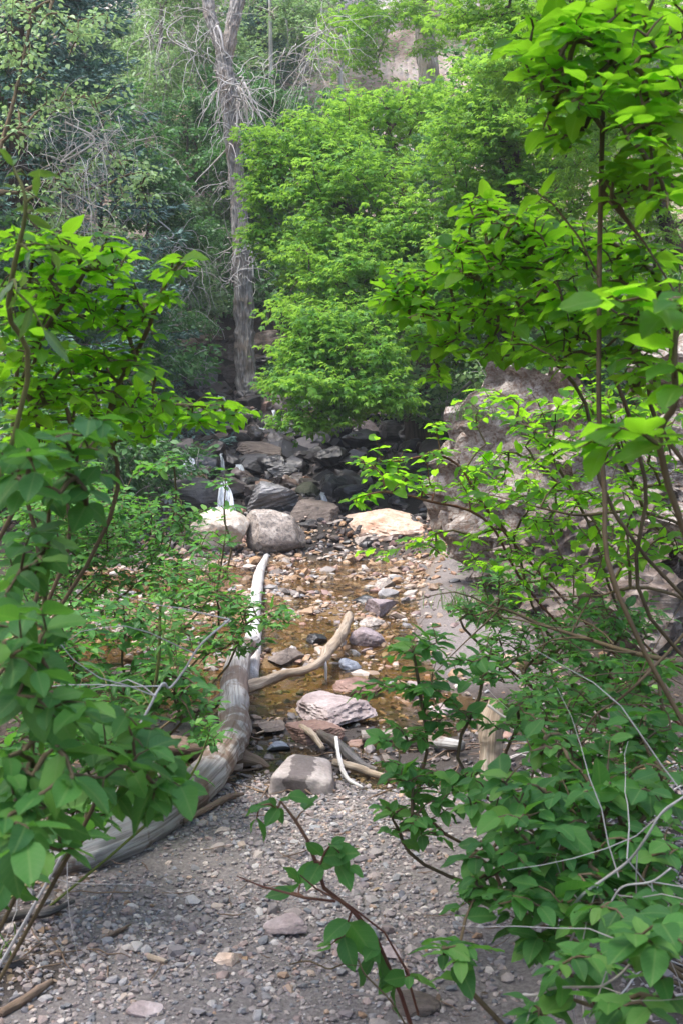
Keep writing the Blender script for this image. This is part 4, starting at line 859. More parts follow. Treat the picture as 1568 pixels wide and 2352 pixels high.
# ---- left middle, streamside
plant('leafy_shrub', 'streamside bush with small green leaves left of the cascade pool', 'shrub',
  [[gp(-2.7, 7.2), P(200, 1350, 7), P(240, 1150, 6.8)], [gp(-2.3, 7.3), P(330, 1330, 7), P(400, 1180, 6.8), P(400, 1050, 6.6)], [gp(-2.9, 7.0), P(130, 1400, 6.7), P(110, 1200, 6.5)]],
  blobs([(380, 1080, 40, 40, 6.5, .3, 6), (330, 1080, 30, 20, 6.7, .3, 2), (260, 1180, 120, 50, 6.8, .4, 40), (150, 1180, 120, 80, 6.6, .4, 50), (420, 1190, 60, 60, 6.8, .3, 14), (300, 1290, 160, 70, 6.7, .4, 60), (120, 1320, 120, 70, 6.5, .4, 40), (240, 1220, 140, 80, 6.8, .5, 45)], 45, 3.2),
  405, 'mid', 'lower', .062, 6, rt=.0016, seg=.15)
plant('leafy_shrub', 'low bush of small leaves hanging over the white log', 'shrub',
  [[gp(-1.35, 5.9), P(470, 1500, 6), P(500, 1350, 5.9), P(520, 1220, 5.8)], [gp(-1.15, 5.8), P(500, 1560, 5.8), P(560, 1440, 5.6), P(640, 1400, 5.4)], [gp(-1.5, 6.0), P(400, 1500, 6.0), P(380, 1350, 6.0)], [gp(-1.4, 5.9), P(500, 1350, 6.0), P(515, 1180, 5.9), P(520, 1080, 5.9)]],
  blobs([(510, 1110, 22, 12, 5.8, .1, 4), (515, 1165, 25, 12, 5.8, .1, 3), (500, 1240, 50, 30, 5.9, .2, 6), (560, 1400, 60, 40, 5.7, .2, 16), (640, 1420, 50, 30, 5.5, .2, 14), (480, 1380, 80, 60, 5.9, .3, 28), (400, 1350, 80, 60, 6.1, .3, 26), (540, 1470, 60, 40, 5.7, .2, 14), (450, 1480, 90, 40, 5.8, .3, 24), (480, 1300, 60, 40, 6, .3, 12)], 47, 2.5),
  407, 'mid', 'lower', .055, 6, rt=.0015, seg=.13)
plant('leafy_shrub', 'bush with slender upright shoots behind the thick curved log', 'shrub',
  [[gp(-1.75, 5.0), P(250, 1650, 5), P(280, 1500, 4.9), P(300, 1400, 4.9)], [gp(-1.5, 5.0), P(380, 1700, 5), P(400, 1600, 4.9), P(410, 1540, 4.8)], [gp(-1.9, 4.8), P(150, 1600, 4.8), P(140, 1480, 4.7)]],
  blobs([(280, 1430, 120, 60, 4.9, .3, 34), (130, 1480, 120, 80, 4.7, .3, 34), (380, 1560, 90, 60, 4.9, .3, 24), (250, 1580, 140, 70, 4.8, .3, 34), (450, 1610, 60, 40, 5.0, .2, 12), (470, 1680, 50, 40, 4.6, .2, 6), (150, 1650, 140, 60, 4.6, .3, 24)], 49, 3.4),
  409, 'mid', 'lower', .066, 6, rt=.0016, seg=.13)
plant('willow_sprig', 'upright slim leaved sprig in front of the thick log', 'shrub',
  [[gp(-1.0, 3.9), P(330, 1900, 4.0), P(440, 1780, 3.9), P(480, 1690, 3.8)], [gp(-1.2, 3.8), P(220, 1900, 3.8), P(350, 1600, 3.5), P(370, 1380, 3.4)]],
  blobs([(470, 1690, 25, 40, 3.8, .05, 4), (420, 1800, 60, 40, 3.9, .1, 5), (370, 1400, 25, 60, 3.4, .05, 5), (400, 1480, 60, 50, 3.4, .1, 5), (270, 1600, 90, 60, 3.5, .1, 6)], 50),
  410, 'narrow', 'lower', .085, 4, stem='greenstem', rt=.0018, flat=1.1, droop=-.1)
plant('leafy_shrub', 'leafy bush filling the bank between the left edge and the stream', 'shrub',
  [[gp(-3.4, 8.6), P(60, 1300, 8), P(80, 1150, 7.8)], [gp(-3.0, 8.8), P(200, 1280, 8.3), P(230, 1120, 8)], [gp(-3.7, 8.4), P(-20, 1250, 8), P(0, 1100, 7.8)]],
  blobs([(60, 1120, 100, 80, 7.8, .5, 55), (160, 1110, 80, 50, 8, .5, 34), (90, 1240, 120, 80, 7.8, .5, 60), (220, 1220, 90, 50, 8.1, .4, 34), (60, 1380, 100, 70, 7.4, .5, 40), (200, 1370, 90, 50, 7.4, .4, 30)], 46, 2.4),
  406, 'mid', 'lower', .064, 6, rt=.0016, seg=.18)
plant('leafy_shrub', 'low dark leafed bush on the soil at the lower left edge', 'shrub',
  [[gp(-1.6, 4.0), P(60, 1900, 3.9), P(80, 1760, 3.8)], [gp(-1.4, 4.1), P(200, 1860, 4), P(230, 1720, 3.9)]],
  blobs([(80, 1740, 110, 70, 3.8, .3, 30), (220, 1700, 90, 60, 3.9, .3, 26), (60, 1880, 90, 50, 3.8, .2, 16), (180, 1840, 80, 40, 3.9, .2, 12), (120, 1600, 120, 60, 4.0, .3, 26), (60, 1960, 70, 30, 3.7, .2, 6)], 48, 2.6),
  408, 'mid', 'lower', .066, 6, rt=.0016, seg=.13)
# ---- right upper
R1 = [gp(1.75, 3.3)]
plant('leafy_shrub', 'tall shrub with a dark upright stem and glowing leaves at the upper right', 'shrub',
  [[gp(1.35, 2.75), P(1480, 1500, 2.6), P(1385, 1100, 2.6), P(1375, 700, 2.6), P(1382, 300, 2.6), P(1390, -60, 2.6), P(1400, -300, 2.6)], [P(1375, 640, 2.6), P(1300, 500, 2.5), P(1200, 420, 2.5)], [P(1382, 440, 2.6), P(1480, 560, 2.5), P(1600, 760, 2.4)], [P(1385, 300, 2.6), P(1300, 180, 2.5)]],
  blobs([(1230, 110, 60, 40, 2.55, .15, 6), (1300, 60, 80, 50, 2.5, .2, 7), (1450, 60, 120, 70, 2.5, .25, 16), (1500, 180, 90, 80, 2.4, .2, 12), (1260, 170, 80, 40, 2.5, .15, 7), (1340, 220, 80, 50, 2.4, .2, 8), (1480, 300, 100, 60, 2.4, .2, 10), (1280, 300, 60, 40, 2.6, .15, 5), (1520, 420, 60, 70, 2.4, .2, 8), (1430, 420, 70, 60, 2.6, .2, 7), (1380, -100, 200, 80, 2.6, .3, 14)], 51, 3.8),
  411, 'big', 'shrub', .074, 6, stem='stem', rt=.0022)
plant('leafy_shrub', 'arching shrub reaching left with bright leaves at the middle right', 'shrub',
  [[gp(2.3, 3.9), P(1560, 1500, 3.4), P(1480, 1100, 3.2), P(1400, 850, 3.1), P(1230, 650, 3.1), P(1080, 560, 3.2)], [gp(2.2, 4.0), P(1500, 1300, 3.4), P(1330, 900, 3.4), P(1150, 760, 3.4), P(960, 700, 3.4), P(880, 680, 3.4)], [gp(2.4, 3.8), P(1600, 1100, 3.0), P(1540, 800, 2.8), P(1500, 600, 2.8)]],
  blobs([(1110, 480, 60, 30, 3.1, .15, 7), (1190, 520, 90, 40, 3.0, .2, 14), (1060, 570, 70, 30, 3.2, .15, 8), (940, 640, 60, 25, 3.4, .1, 7), (920, 690, 50, 25, 3.4, .1, 6), (1030, 640, 90, 30, 3.3, .2, 12), (1160, 610, 110, 40, 3.1, .2, 18), (1300, 560, 100, 50, 3.0, .25, 16), (1430, 600, 110, 60, 2.9, .3, 18), (1000, 720, 80, 30, 3.4, .2, 8), (1120, 720, 110, 40, 3.2, .2, 14), (1270, 690, 110, 50, 3.0, .25, 18), (1430, 720, 110, 50, 2.8, .3, 16), (1010, 790, 60, 30, 3.4, .1, 5), (1150, 810, 110, 30, 3.3, .2, 8), (1300, 800, 120, 50, 3.1, .3, 12), (1480, 820, 80, 80, 2.7, .2, 12), (1000, 870, 25, 12, 3.4, .1, 2)], 53, 3.9),
  413, 'big', 'shrub', .062, 6, rt=.0019)
plant('leafy_shrub', 'shrub at the right edge with big leaves close to the lens', 'shrub',
  [[gp(1.25, 2.1), P(1600, 1300, 1.9), P(1550, 900, 1.8), P(1560, 650, 1.8)]],
  blobs([(1420, 690, 50, 20, 1.75, .05, 2), (1540, 700, 40, 30, 1.7, .05, 3), (1540, 870, 50, 60, 1.8, .1, 4), (1300, 1020, 30, 20, 1.75, .05, 1), (1410, 1000, 40, 30, 1.8, .05, 2), (1530, 1010, 40, 40, 1.8, .1, 3)], 54),
  414, 'big', 'shrub', .088, 5, rt=.002)
# ---- right middle
plant('leafy_shrub', 'branch of fresh leaves reaching over the stream from the right bank', 'shrub',
  [[gp(1.75, 5.4), P(1250, 1400, 5.0), P(1120, 1200, 4.8), P(980, 1150, 4.7), P(880, 1130, 4.6), P(800, 1150, 4.6)], [gp(1.8, 5.5), P(1180, 1250, 5), P(1040, 1060, 4.9), P(900, 1060, 4.8)]],
  blobs([(830, 1155, 30, 15, 4.6, .1, 3), (850, 1060, 40, 20, 4.7, .1, 4), (880, 1100, 70, 25, 4.7, .15, 10), (960, 1110, 60, 30, 4.7, .2, 9), (1000, 1050, 60, 30, 4.8, .2, 8), (850, 1005, 18, 10, 4.7, .05, 1), (1000, 980, 30, 15, 4.8, .1, 2), (1080, 1130, 60, 50, 4.8, .2, 10)], 55, 1.7),
  415, 'big', 'shrub', .060, 6, rt=.0017, stem='redstem')
plant('leafy_shrub', 'tangle of thin leafy stems in front of the rock outcrop', 'shrub',
  [[gp(2.0, 5.6), P(1300, 1500, 5.2), P(1180, 1250, 5), P(1100, 1150, 5)], [gp(2.4, 5.6), P(1500, 1500, 5), P(1350, 1200, 4.6), P(1250, 1020, 4.4)], [gp(2.7, 5.2), P(1600, 1300, 4.5), P(1450, 1100, 4.2), P(1400, 950, 4)], [gp(2.6, 5.0), P(1640, 1250, 4), P(1300, 1180, 4), P(1100, 1130, 4.1)], [gp(2.5, 5), P(1620, 1400, 3.9), P(1350, 1370, 4), P(1180, 1380, 4.1)]],
  blobs([(1150, 1080, 90, 70, 4.8, .3, 20), (1250, 1000, 100, 60, 4.4, .3, 22), (1150, 930, 90, 40, 4.6, .3, 10), (1380, 1100, 120, 90, 4.2, .3, 26), (1250, 1180, 120, 80, 4.6, .3, 24), (1100, 1250, 80, 60, 5, .3, 12), (1400, 1270, 130, 80, 4.1, .3, 22), (1230, 1320, 110, 60, 4.7, .3, 16), (1500, 1000, 80, 90, 3.8, .3, 18), (1350, 920, 140, 60, 4.2, .3, 20), (1500, 1180, 70, 100, 3.8, .2, 12), (990, 1250, 60, 30, 5, .2, 5), (880, 1270, 50, 20, 4.9, .1, 2)], 57, 1.9),
  417, 'big', 'shrub', .058, 5, rt=.0017, seg=.14)
# ---- right lower
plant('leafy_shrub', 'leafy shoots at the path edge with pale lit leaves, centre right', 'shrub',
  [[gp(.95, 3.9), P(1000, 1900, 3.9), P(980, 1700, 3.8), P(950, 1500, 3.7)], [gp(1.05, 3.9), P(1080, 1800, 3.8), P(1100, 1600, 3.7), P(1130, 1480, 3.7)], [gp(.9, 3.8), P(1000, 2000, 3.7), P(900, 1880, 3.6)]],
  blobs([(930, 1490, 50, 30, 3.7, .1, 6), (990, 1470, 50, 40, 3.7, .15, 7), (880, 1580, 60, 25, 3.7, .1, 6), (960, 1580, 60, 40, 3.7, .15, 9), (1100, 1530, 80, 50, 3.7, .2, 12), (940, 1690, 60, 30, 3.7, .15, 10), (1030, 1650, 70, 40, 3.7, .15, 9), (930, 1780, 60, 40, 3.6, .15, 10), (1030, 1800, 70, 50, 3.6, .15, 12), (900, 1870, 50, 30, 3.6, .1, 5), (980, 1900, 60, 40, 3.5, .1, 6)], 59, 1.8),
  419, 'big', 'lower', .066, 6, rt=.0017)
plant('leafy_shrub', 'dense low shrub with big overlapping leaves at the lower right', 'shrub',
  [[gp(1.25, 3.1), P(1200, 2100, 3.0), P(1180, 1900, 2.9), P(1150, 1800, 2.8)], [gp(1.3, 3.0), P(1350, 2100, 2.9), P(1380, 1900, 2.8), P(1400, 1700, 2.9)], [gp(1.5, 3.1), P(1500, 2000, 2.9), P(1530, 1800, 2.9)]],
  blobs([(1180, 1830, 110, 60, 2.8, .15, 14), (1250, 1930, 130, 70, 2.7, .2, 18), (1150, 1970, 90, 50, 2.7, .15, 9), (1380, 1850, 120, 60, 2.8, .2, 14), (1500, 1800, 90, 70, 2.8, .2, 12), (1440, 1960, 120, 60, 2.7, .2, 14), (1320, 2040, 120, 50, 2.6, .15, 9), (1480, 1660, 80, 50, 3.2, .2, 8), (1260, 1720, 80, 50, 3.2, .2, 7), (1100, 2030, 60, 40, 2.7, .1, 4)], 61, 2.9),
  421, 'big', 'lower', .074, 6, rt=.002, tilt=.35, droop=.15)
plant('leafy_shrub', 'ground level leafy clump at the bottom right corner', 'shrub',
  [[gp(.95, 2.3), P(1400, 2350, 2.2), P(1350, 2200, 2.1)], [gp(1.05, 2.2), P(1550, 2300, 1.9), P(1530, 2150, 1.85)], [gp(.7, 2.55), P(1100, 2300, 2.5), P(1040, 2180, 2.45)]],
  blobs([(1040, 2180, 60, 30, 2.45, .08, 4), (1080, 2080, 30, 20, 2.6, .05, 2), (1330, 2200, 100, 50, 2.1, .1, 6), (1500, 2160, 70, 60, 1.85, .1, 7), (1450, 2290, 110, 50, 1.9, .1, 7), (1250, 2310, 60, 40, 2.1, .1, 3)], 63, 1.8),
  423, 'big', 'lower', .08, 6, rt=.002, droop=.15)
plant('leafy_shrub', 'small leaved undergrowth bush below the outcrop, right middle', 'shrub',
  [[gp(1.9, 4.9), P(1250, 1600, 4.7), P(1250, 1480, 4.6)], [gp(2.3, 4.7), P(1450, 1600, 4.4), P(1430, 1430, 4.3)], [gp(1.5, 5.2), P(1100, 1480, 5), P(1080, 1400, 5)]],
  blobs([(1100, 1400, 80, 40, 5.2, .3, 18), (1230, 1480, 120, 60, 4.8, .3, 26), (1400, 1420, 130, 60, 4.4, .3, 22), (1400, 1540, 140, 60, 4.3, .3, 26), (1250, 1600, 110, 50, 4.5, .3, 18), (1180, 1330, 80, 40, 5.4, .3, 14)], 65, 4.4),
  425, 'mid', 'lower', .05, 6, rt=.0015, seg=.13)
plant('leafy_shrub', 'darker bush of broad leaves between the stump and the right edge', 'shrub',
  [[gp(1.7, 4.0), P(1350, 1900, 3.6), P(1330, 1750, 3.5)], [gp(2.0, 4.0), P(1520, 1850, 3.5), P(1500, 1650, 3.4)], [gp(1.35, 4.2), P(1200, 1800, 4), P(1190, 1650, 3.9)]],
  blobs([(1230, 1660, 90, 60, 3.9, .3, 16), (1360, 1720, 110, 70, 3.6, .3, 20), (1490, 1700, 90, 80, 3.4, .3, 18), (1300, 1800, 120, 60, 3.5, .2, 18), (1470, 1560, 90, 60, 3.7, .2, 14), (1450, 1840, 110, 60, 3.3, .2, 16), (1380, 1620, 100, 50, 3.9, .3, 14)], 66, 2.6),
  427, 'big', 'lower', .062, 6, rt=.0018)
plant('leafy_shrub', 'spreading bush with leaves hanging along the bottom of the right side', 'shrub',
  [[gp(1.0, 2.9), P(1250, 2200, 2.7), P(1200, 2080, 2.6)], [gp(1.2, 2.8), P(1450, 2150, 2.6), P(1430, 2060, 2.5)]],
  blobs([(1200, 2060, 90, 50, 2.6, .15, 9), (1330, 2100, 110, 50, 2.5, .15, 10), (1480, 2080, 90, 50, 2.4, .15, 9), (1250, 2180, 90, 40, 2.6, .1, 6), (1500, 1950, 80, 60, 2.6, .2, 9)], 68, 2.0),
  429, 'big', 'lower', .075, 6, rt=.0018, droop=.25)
# the single shoot in the foreground
sh = [[gp(.21, 2.9, -.02), P(900, 2230, 2.85), P(830, 2110, 2.8), P(745, 2040, 2.78), P(720, 1960, 2.76), P(690, 1900, 2.74), P(645, 1840, 2.72)], [P(960, 2330, 2.88), P(920, 2200, 2.8), P(850, 2110, 2.75), P(740, 2050, 2.7), P(690, 2010, 2.65)], [P(770, 2070, 2.75), P(700, 2062, 2.72), P(600, 2035, 2.7), P(545, 2012, 2.68)]]
plant('leafy_shoot', 'single leafy red stemmed shoot leaning left over the gravel path', 'plant', sh,
  np.array([P(660, 1830, 2.70), P(700, 1860, 2.74), P(600, 1850, 2.70), P(640, 1855, 2.72), P(590, 1880, 2.72), P(760, 1940, 2.72), P(800, 1990, 2.74), P(670, 2050, 2.74), P(760, 2170, 2.78), P(940, 2240, 2.8), P(860, 2200, 2.8), P(735, 1985, 2.74), P(690, 2030, 2.75), P(790, 2150, 2.78), P(910, 2260, 2.8), P(780, 1960, 2.7)]), 431, 'big', 'lower', .088, 4, stem='redstem', rt=.0022, stems_leafy=False, tilt=.6, flat=.9, pw=.35, spacing=.35)

# ---- dead twigs tangle, right lower
def dead_branch(label, pts, r0, seed, nt=8, mat='twig', L=.4):
    r0 *= .5; t = thing('dead_branch', label, 'branch', pts[0]); pts = np.asarray(pts); c = spline(pts, 26) - pts[0]; c[1:-1] += np.random.default_rng(seed).normal(0, .007, (24, 3))
    obj('limb', trunk_mesh('limb', c[::3], list(np.linspace(r0, r0 * .35, len(c[::3]))), MW[mat], 50, 10, 0, .12, seed), t)
    r = np.random.default_rng(seed); 
    for k in range(nt):
        i = r.integers(4, 25); d = norm(c[min(i + 1, 25)] - c[i - 1] + r.normal(0, .6, 3)); q = [c[i]]
        for j in range(6): d = norm(d + r.normal(0, .2, 3)); q.append(q[-1] + d * L / 6)
        V, F, tc = tubes([np.array(q)], [np.linspace(r0 * .4, r0 * .12, 7)], 5); obj('twig', np_mesh('twig', V, F, True, {'tc': tc * [.02, 1, .02]}, [MW[mat]]), t)
    return t
dead_branch('long pale dead branch slanting up to the right edge in front', [P(1170, 2165, 2.6), P(1300, 2090, 2.5), P(1430, 1980, 2.4), P(1540, 1850, 2.3), P(1620, 1780, 2.3)], .008, 1)
dead_branch('grey dead branch below the long pale one, bottom right', [P(1220, 2235, 2.5), P(1330, 2150, 2.45), P(1420, 2060, 2.4), P(1560, 1990, 2.3)], .007, 2)
dead_branch('bare grey branch crossing behind the lower right leaves', [P(1120, 1620, 4.2), P(1280, 1700, 4.0), P(1400, 1760, 3.8), P(1580, 1880, 3.5)], .010, 3, 12)
dead_branch('bare branch rising steeply right of the stump', [P(1350, 1620, 3.9), P(1450, 1680, 3.7), P(1560, 1760, 3.6), P(1620, 1850, 3.5)], .008, 4, 10)
dead_branch('thick brown bough sweeping level across the right bank', [P(1640, 1560, 3.6), P(1450, 1490, 3.8), P(1300, 1450, 4.0), P(1160, 1395, 4.1), P(1080, 1420, 4.2)], .018, 5, 10, 'stem')
dead_branch('brown bough running down from the right edge to the stones', [P(1600, 1420, 3.5), P(1480, 1560, 3.5), P(1350, 1660, 3.6), P(1280, 1760, 3.7)], .011, 6, 8, 'stem')
dead_branch('dark thin branch curving over the stones from the right', [P(1140, 1530, 4.0), P(1040, 1515, 4.0), P(930, 1490, 4.1), P(850, 1490, 4.2)], .007, 7, 4, 'stem', .2)
dead_branch('curved dark twig arching over the front gravel', [gp(.28, 2.75), P(850, 2250, 2.75), P(770, 2215, 2.8), P(650, 2215, 2.85)], .0045, 8, 2, 'stem', .12)
dead_branch('pale bare twig by the bottom right leaves', [P(1200, 2285, 2.2), P(1290, 2275, 2.1), P(1400, 2240, 2.0), P(1500, 2130, 1.9)], .006, 9, 4)
dead_branch('grey bare stem leaning left among the nearest left leaves', [gp(-1.0, 2.9), P(300, 1700, 2.6), P(400, 1560, 2.6), P(540, 1400, 2.6)], .008, 10, 5)
dead_branch('bleached bare twig at the left edge above the gravel', [P(-20, 2060, 2.7), P(60, 2000, 2.7), P(150, 1920, 2.7), P(230, 1860, 2.7)], .006, 11, 4)
def litter(label_name, n, box, seed, L=(.06, .3), r0=.0025):
    r = np.random.default_rng(seed); ch, ra = [], []
    for k in range(n):
        x, y = r.uniform(box[0], box[1]), r.uniform(box[2], box[3]); a = r.uniform(0, 6.28); l = r.uniform(*L); f = np.linspace(-.5, .5, 5)
        px, py = x + f * l * math.cos(a), y + f * l * math.sin(a) + r.normal(0, .05 * l, 5)
        ch.append(np.column_stack([px, py, H(px, py) + r.uniform(.005, .03) + r.normal(0, .03 * l) * f])); ra.append(np.full(5, r0 * r.uniform(.5, 1.6)) * [.7, 1, 1, .8, .4])
    V, F, tc = tubes(ch, ra, 4); o = obj(label_name, np_mesh(label_name, V, F, True, {'tc': tc * [.02, 1, .02]}, [MW['twig'] if seed % 2 else MW['brown']]), None, 'stuff'); return o
def tagl(o, label, cat): o['label'] = label; o['category'] = cat
tagl(litter('twig_litter', 420, (.7, 3.0, 2.2, 6.0), 71, (.1, .5), .003), 'pale fallen twigs littering the ground under the right hand shrubs', 'twigs')
tagl(litter('twig_litter', 170, (-2.4, -.75, 2.3, 5.0), 76, (.05, .28), .0022), 'fallen twigs under the shrubs on the left', 'twigs')
tagl(litter('twig_litter', 120, (-1.2, 1.0, 2.4, 5.6), 72, (.03, .15), .0018), 'tiny brown twig bits scattered on the gravel path', 'twigs')
tagl(litter('twig_litter', 70, (-.6, 1.2, 5.2, 6.6), 74, (.08, .35), .004), 'dark wet sticks lying in the pool by the logs', 'sticks')

# ---- grass and ground cover
def scatter_leaves(name, label, cat, pts, seed, shape, lmat, size, vertical=False, lift=.05):
    r = np.random.default_rng(seed); n = len(pts); z = H(pts[:, 0], pts[:, 1]); pos = np.column_stack([pts, z + (0 if vertical else lift * r.random(n))])
    di = r.normal(0, 1, (n, 3)); di[:, 2] = np.abs(di[:, 2]) * .2; 
    if vertical: di = di * [.35, .35, 0] + [0, 0, 1]
    A = leaf_frames(di, norm(np.array([0, 0, 1.]) + r.normal(0, .4, (n, 3))) if not vertical else norm(r.normal(0, 1, (n, 3))), size * r.uniform(.5, 1.3, n)); which = r.integers(0, len(LEAF[shape]), n)
    V, F, at = merge([(a, b) for a, b, c in LEAF[shape]], which, A, pos, r.random(n), [c for a, b, c in LEAF[shape]])
    return obj(name, np_mesh(name, V, F, True, at, [ML[lmat]]), None, 'stuff', label, cat)
gc = pick(uni(30000, -7, 7, 2.3, 14, 81), lambda x, y: np.clip(sstep(-1.4, -2.2, x) * (y > 5) * 0 + ((x > 1.15) | (x < np.where(y > 6.5, -2.6, -1.4))) * (n2(x, y, 1.2, 12, 2) * .8 + .45), 0, 1), 82)
scatter_leaves('ground_cover', 'low small leaved ground cover on both banks', 'ground cover', gc, 83, 'small', 'lower', .05, lift=.22)
dl_ = pick(uni(6000, -3.5, 3.2, 2.3, 7.0, 88), lambda x, y: np.clip(.03 + .85 * ((x > .9) | (x < -.85)), 0, 1), 89)
scatter_leaves('leaf_litter', 'dry brown leaves and chips strewn under the shrubs on both sides of the path', 'dead leaves', dl_, 90, 'small', 'dead', .035, lift=.012)
gh = pick(uni(110000, -13, 13, 25.5, 55, 85), lambda x, y: np.clip(n2(x, y, .5, 14, 3) * 1.0 + .5, 0, 1) * (1 - (x > -3.4) * (x < .5) * (y < 29.5)), 86)
scatter_leaves('ground_cover', 'patchy pale green scrub covering the far hillside', 'ground cover', gh, 87, 'small', 'pale', .15, lift=.6)

# ------------------------------------------------------------------ mid trees
def crown_tree(name, label, cat, trunk_pts, trunk_rad, bark, attr, seed, shape, lmat, size, nleaf, rt=.004, seg=.35, arch=.06, limbs=(), group=None, flat=.4, droop=.25, tilt=.4, spreadj=.0, rmax=.09, twigup=0.0, sides=5):
    root = np.asarray(trunk_pts[0], float); t = thing(name, label, cat, root, group)
    obj('trunk', trunk_mesh('trunk', np.asarray(trunk_pts) - root, trunk_rad, MW[bark], 110, 32, .14, .14, seed, knots=3), t)
    stems = [np.asarray(trunk_pts)[1:]] + [np.asarray(l) for l in limbs]
    N, chains, cnt = grow(stems, attr, seed, arch, seg, .04, .2); rad = np.minimum(rt * cnt ** .5, rmax)
    ch, ra = [], []
    for c in chains[1:]:
        q = rad[c].copy(); q[0] = min(q[0], rad[c[1]] * 1.15); q[-1] *= .5; ch.append(N[c] - root); ra.append(q)
    V, F, tc = tubes(ch, ra, sides); obj('branches', np_mesh('branches', V, F, True, {'tc': tc * [.1, 1, .1]}, [MW[bark]]), t, 'stuff')
    tips, dirs = tipinfo(N, chains, 1); tips, dirs = tips[1:], dirs[1:]
    r = np.random.default_rng(seed); k = nleaf
    mids = [];  # leaves also along the twigs
    cs = chains[1:]; sel = r.integers(0, len(cs), len(cs) * k); Lc = np.array([len(c) for c in cs]); f = (1 - r.random(len(sel)) ** 1.5 * .75) * (Lc[sel] - 1); i0 = np.minimum(f.astype(int), Lc[sel] - 2); fr = (f - i0)[:, None]
    flatc = np.concatenate(cs); st = np.concatenate([[0], np.cumsum(Lc)[:-1]]); a_, b_ = N[flatc[st[sel] + i0]], N[flatc[st[sel] + i0 + 1]]; d_ = norm(b_ - a_)
    pos = a_ + (b_ - a_) * fr; la = norm(np.stack([d_[:, 1], -d_[:, 0], 0 * d_[:, 0]], 1) + 1e-4); sd = r.choice([-1., 1.], len(sel))[:, None]
    di = la * sd + d_ * r.uniform(.2, 1.2, (len(sel), 1)) + r.normal(0, .35, pos.shape); di[:, 2] = di[:, 2] * flat - droop; di = norm(di)
    pos = pos + di * (size * r.uniform(.1, 1.3, len(sel)))[:, None] + r.normal(0, size * .7, pos.shape) * [1, 1, .6]; up = norm(np.array([0, 0, 1.]) + r.normal(0, tilt, pos.shape)); sz = size * r.uniform(.5, 1.25, len(sel))
    A = leaf_frames(di, up, sz); which = r.integers(0, len(LEAF[shape]), len(pos))
    V, F, at = merge([(a, b) for a, b, c in LEAF[shape]], which, A, pos - root, r.random(len(pos)), [c for a, b, c in LEAF[shape]])
    obj('crown', np_mesh('crown', V, F, True, at, [ML[lmat]]), t)
    return t
def ptree(u, vb, d): return P(u, vb, d)
# box elder over the stream (trunk at the right, in shade)
b0 = P(975, 1000, 20.5)
crown_tree('box_elder', 'bright green box elder with drooping boughs over the cascade', 'tree', [b0 - [0, 0, .3], P(965, 940, 20.5), P(972, 860, 20.5), P(985, 760, 20.5), P(960, 640, 20), P(930, 480, 19.5), P(900, 330, 19.5)], [.36, .27, .22, .2, .15, .09, .04], 'darkbark',
  blobs([(640, 330, 80, 60, 19, .7, 55), (610, 430, 60, 60, 18.8, .6, 40), (600, 530, 50, 40, 18.8, .5, 18), (740, 310, 100, 60, 19, .8, 65), (870, 250, 130, 55, 19.5, .9, 75), (980, 230, 100, 50, 19.5, .8, 50), (720, 430, 100, 60, 18.4, .8, 60), (850, 390, 130, 60, 18, .8, 80), (790, 520, 100, 45, 17.8, .7, 60), (930, 500, 120, 60, 17.6, .8, 75), (700, 620, 60, 30, 17.8, .6, 14), (830, 620, 120, 45, 17, .7, 60), (960, 640, 110, 60, 17, .8, 55), (760, 745, 110, 40, 16.2, .6, 62), (700, 800, 80, 40, 16, .5, 42), (820, 810, 100, 50, 15.8, .5, 62), (770, 880, 120, 45, 15.5, .5, 66), (870, 900, 70, 50, 15.6, .4, 34), (760, 945, 70, 22, 15.5, .3, 14), (650, 870, 40, 30, 15.8, .3, 10), (760, 590, 120, 60, 17.5, .8, 50), (880, 560, 120, 60, 17.4, .8, 50), (660, 560, 60, 50, 18.2, .6, 24), (850, 700, 130, 50, 16.8, .8, 50), (930, 760, 90, 50, 16.4, .7, 34), (700, 700, 80, 40, 16.8, .6, 24), (1000, 560, 90, 60, 17.4, .7, 36), (800, 350, 120, 60, 18.8, .8, 50), (640, 960, 20, 10, 15.5, .1, 2), (700, 960, 60, 16, 15.4, .2, 8)], 91),
  501, 'tri', 'elder', .128, 17, limbs=[[P(975, 800, 20.5), P(900, 740, 18.5), P(800, 760, 16.8), P(740, 800, 16.2)], [P(950, 560, 19.8), P(800, 480, 18.8), P(680, 420, 18.8), P(620, 400, 18.8)]], droop=.35)
crown_tree('box_elder', 'second box elder, darker in its middle, right of the bright one', 'tree', [P(1150, 960, 18.5), P(1140, 800, 18.3), P(1160, 600, 18), P(1180, 420, 17.5), P(1170, 260, 17.5)], [.22, .17, .13, .09, .04], 'darkbark',
  blobs([(1080, 300, 90, 60, 17.5, .8, 55), (1180, 250, 120, 60, 17, .8, 60), (1200, 380, 120, 70, 17.5, .9, 70), (1080, 430, 80, 60, 17.5, .7, 50), (1240, 500, 100, 70, 17, .9, 50), (1100, 560, 110, 50, 17, .8, 50), (1060, 670, 90, 50, 17, .7, 36), (1180, 660, 90, 50, 17, .7, 30), (1120, 170, 110, 50, 17.5, .8, 45), (1330, 420, 90, 110, 16.5, .8, 50), (1340, 250, 90, 80, 16.5, .8, 50), (1050, 780, 80, 50, 18, .7, 20), (1150, 830, 90, 60, 17.5, .7, 24)], 92, 1.3),
  503, 'tri', 'elder', .125, 17, droop=.3)
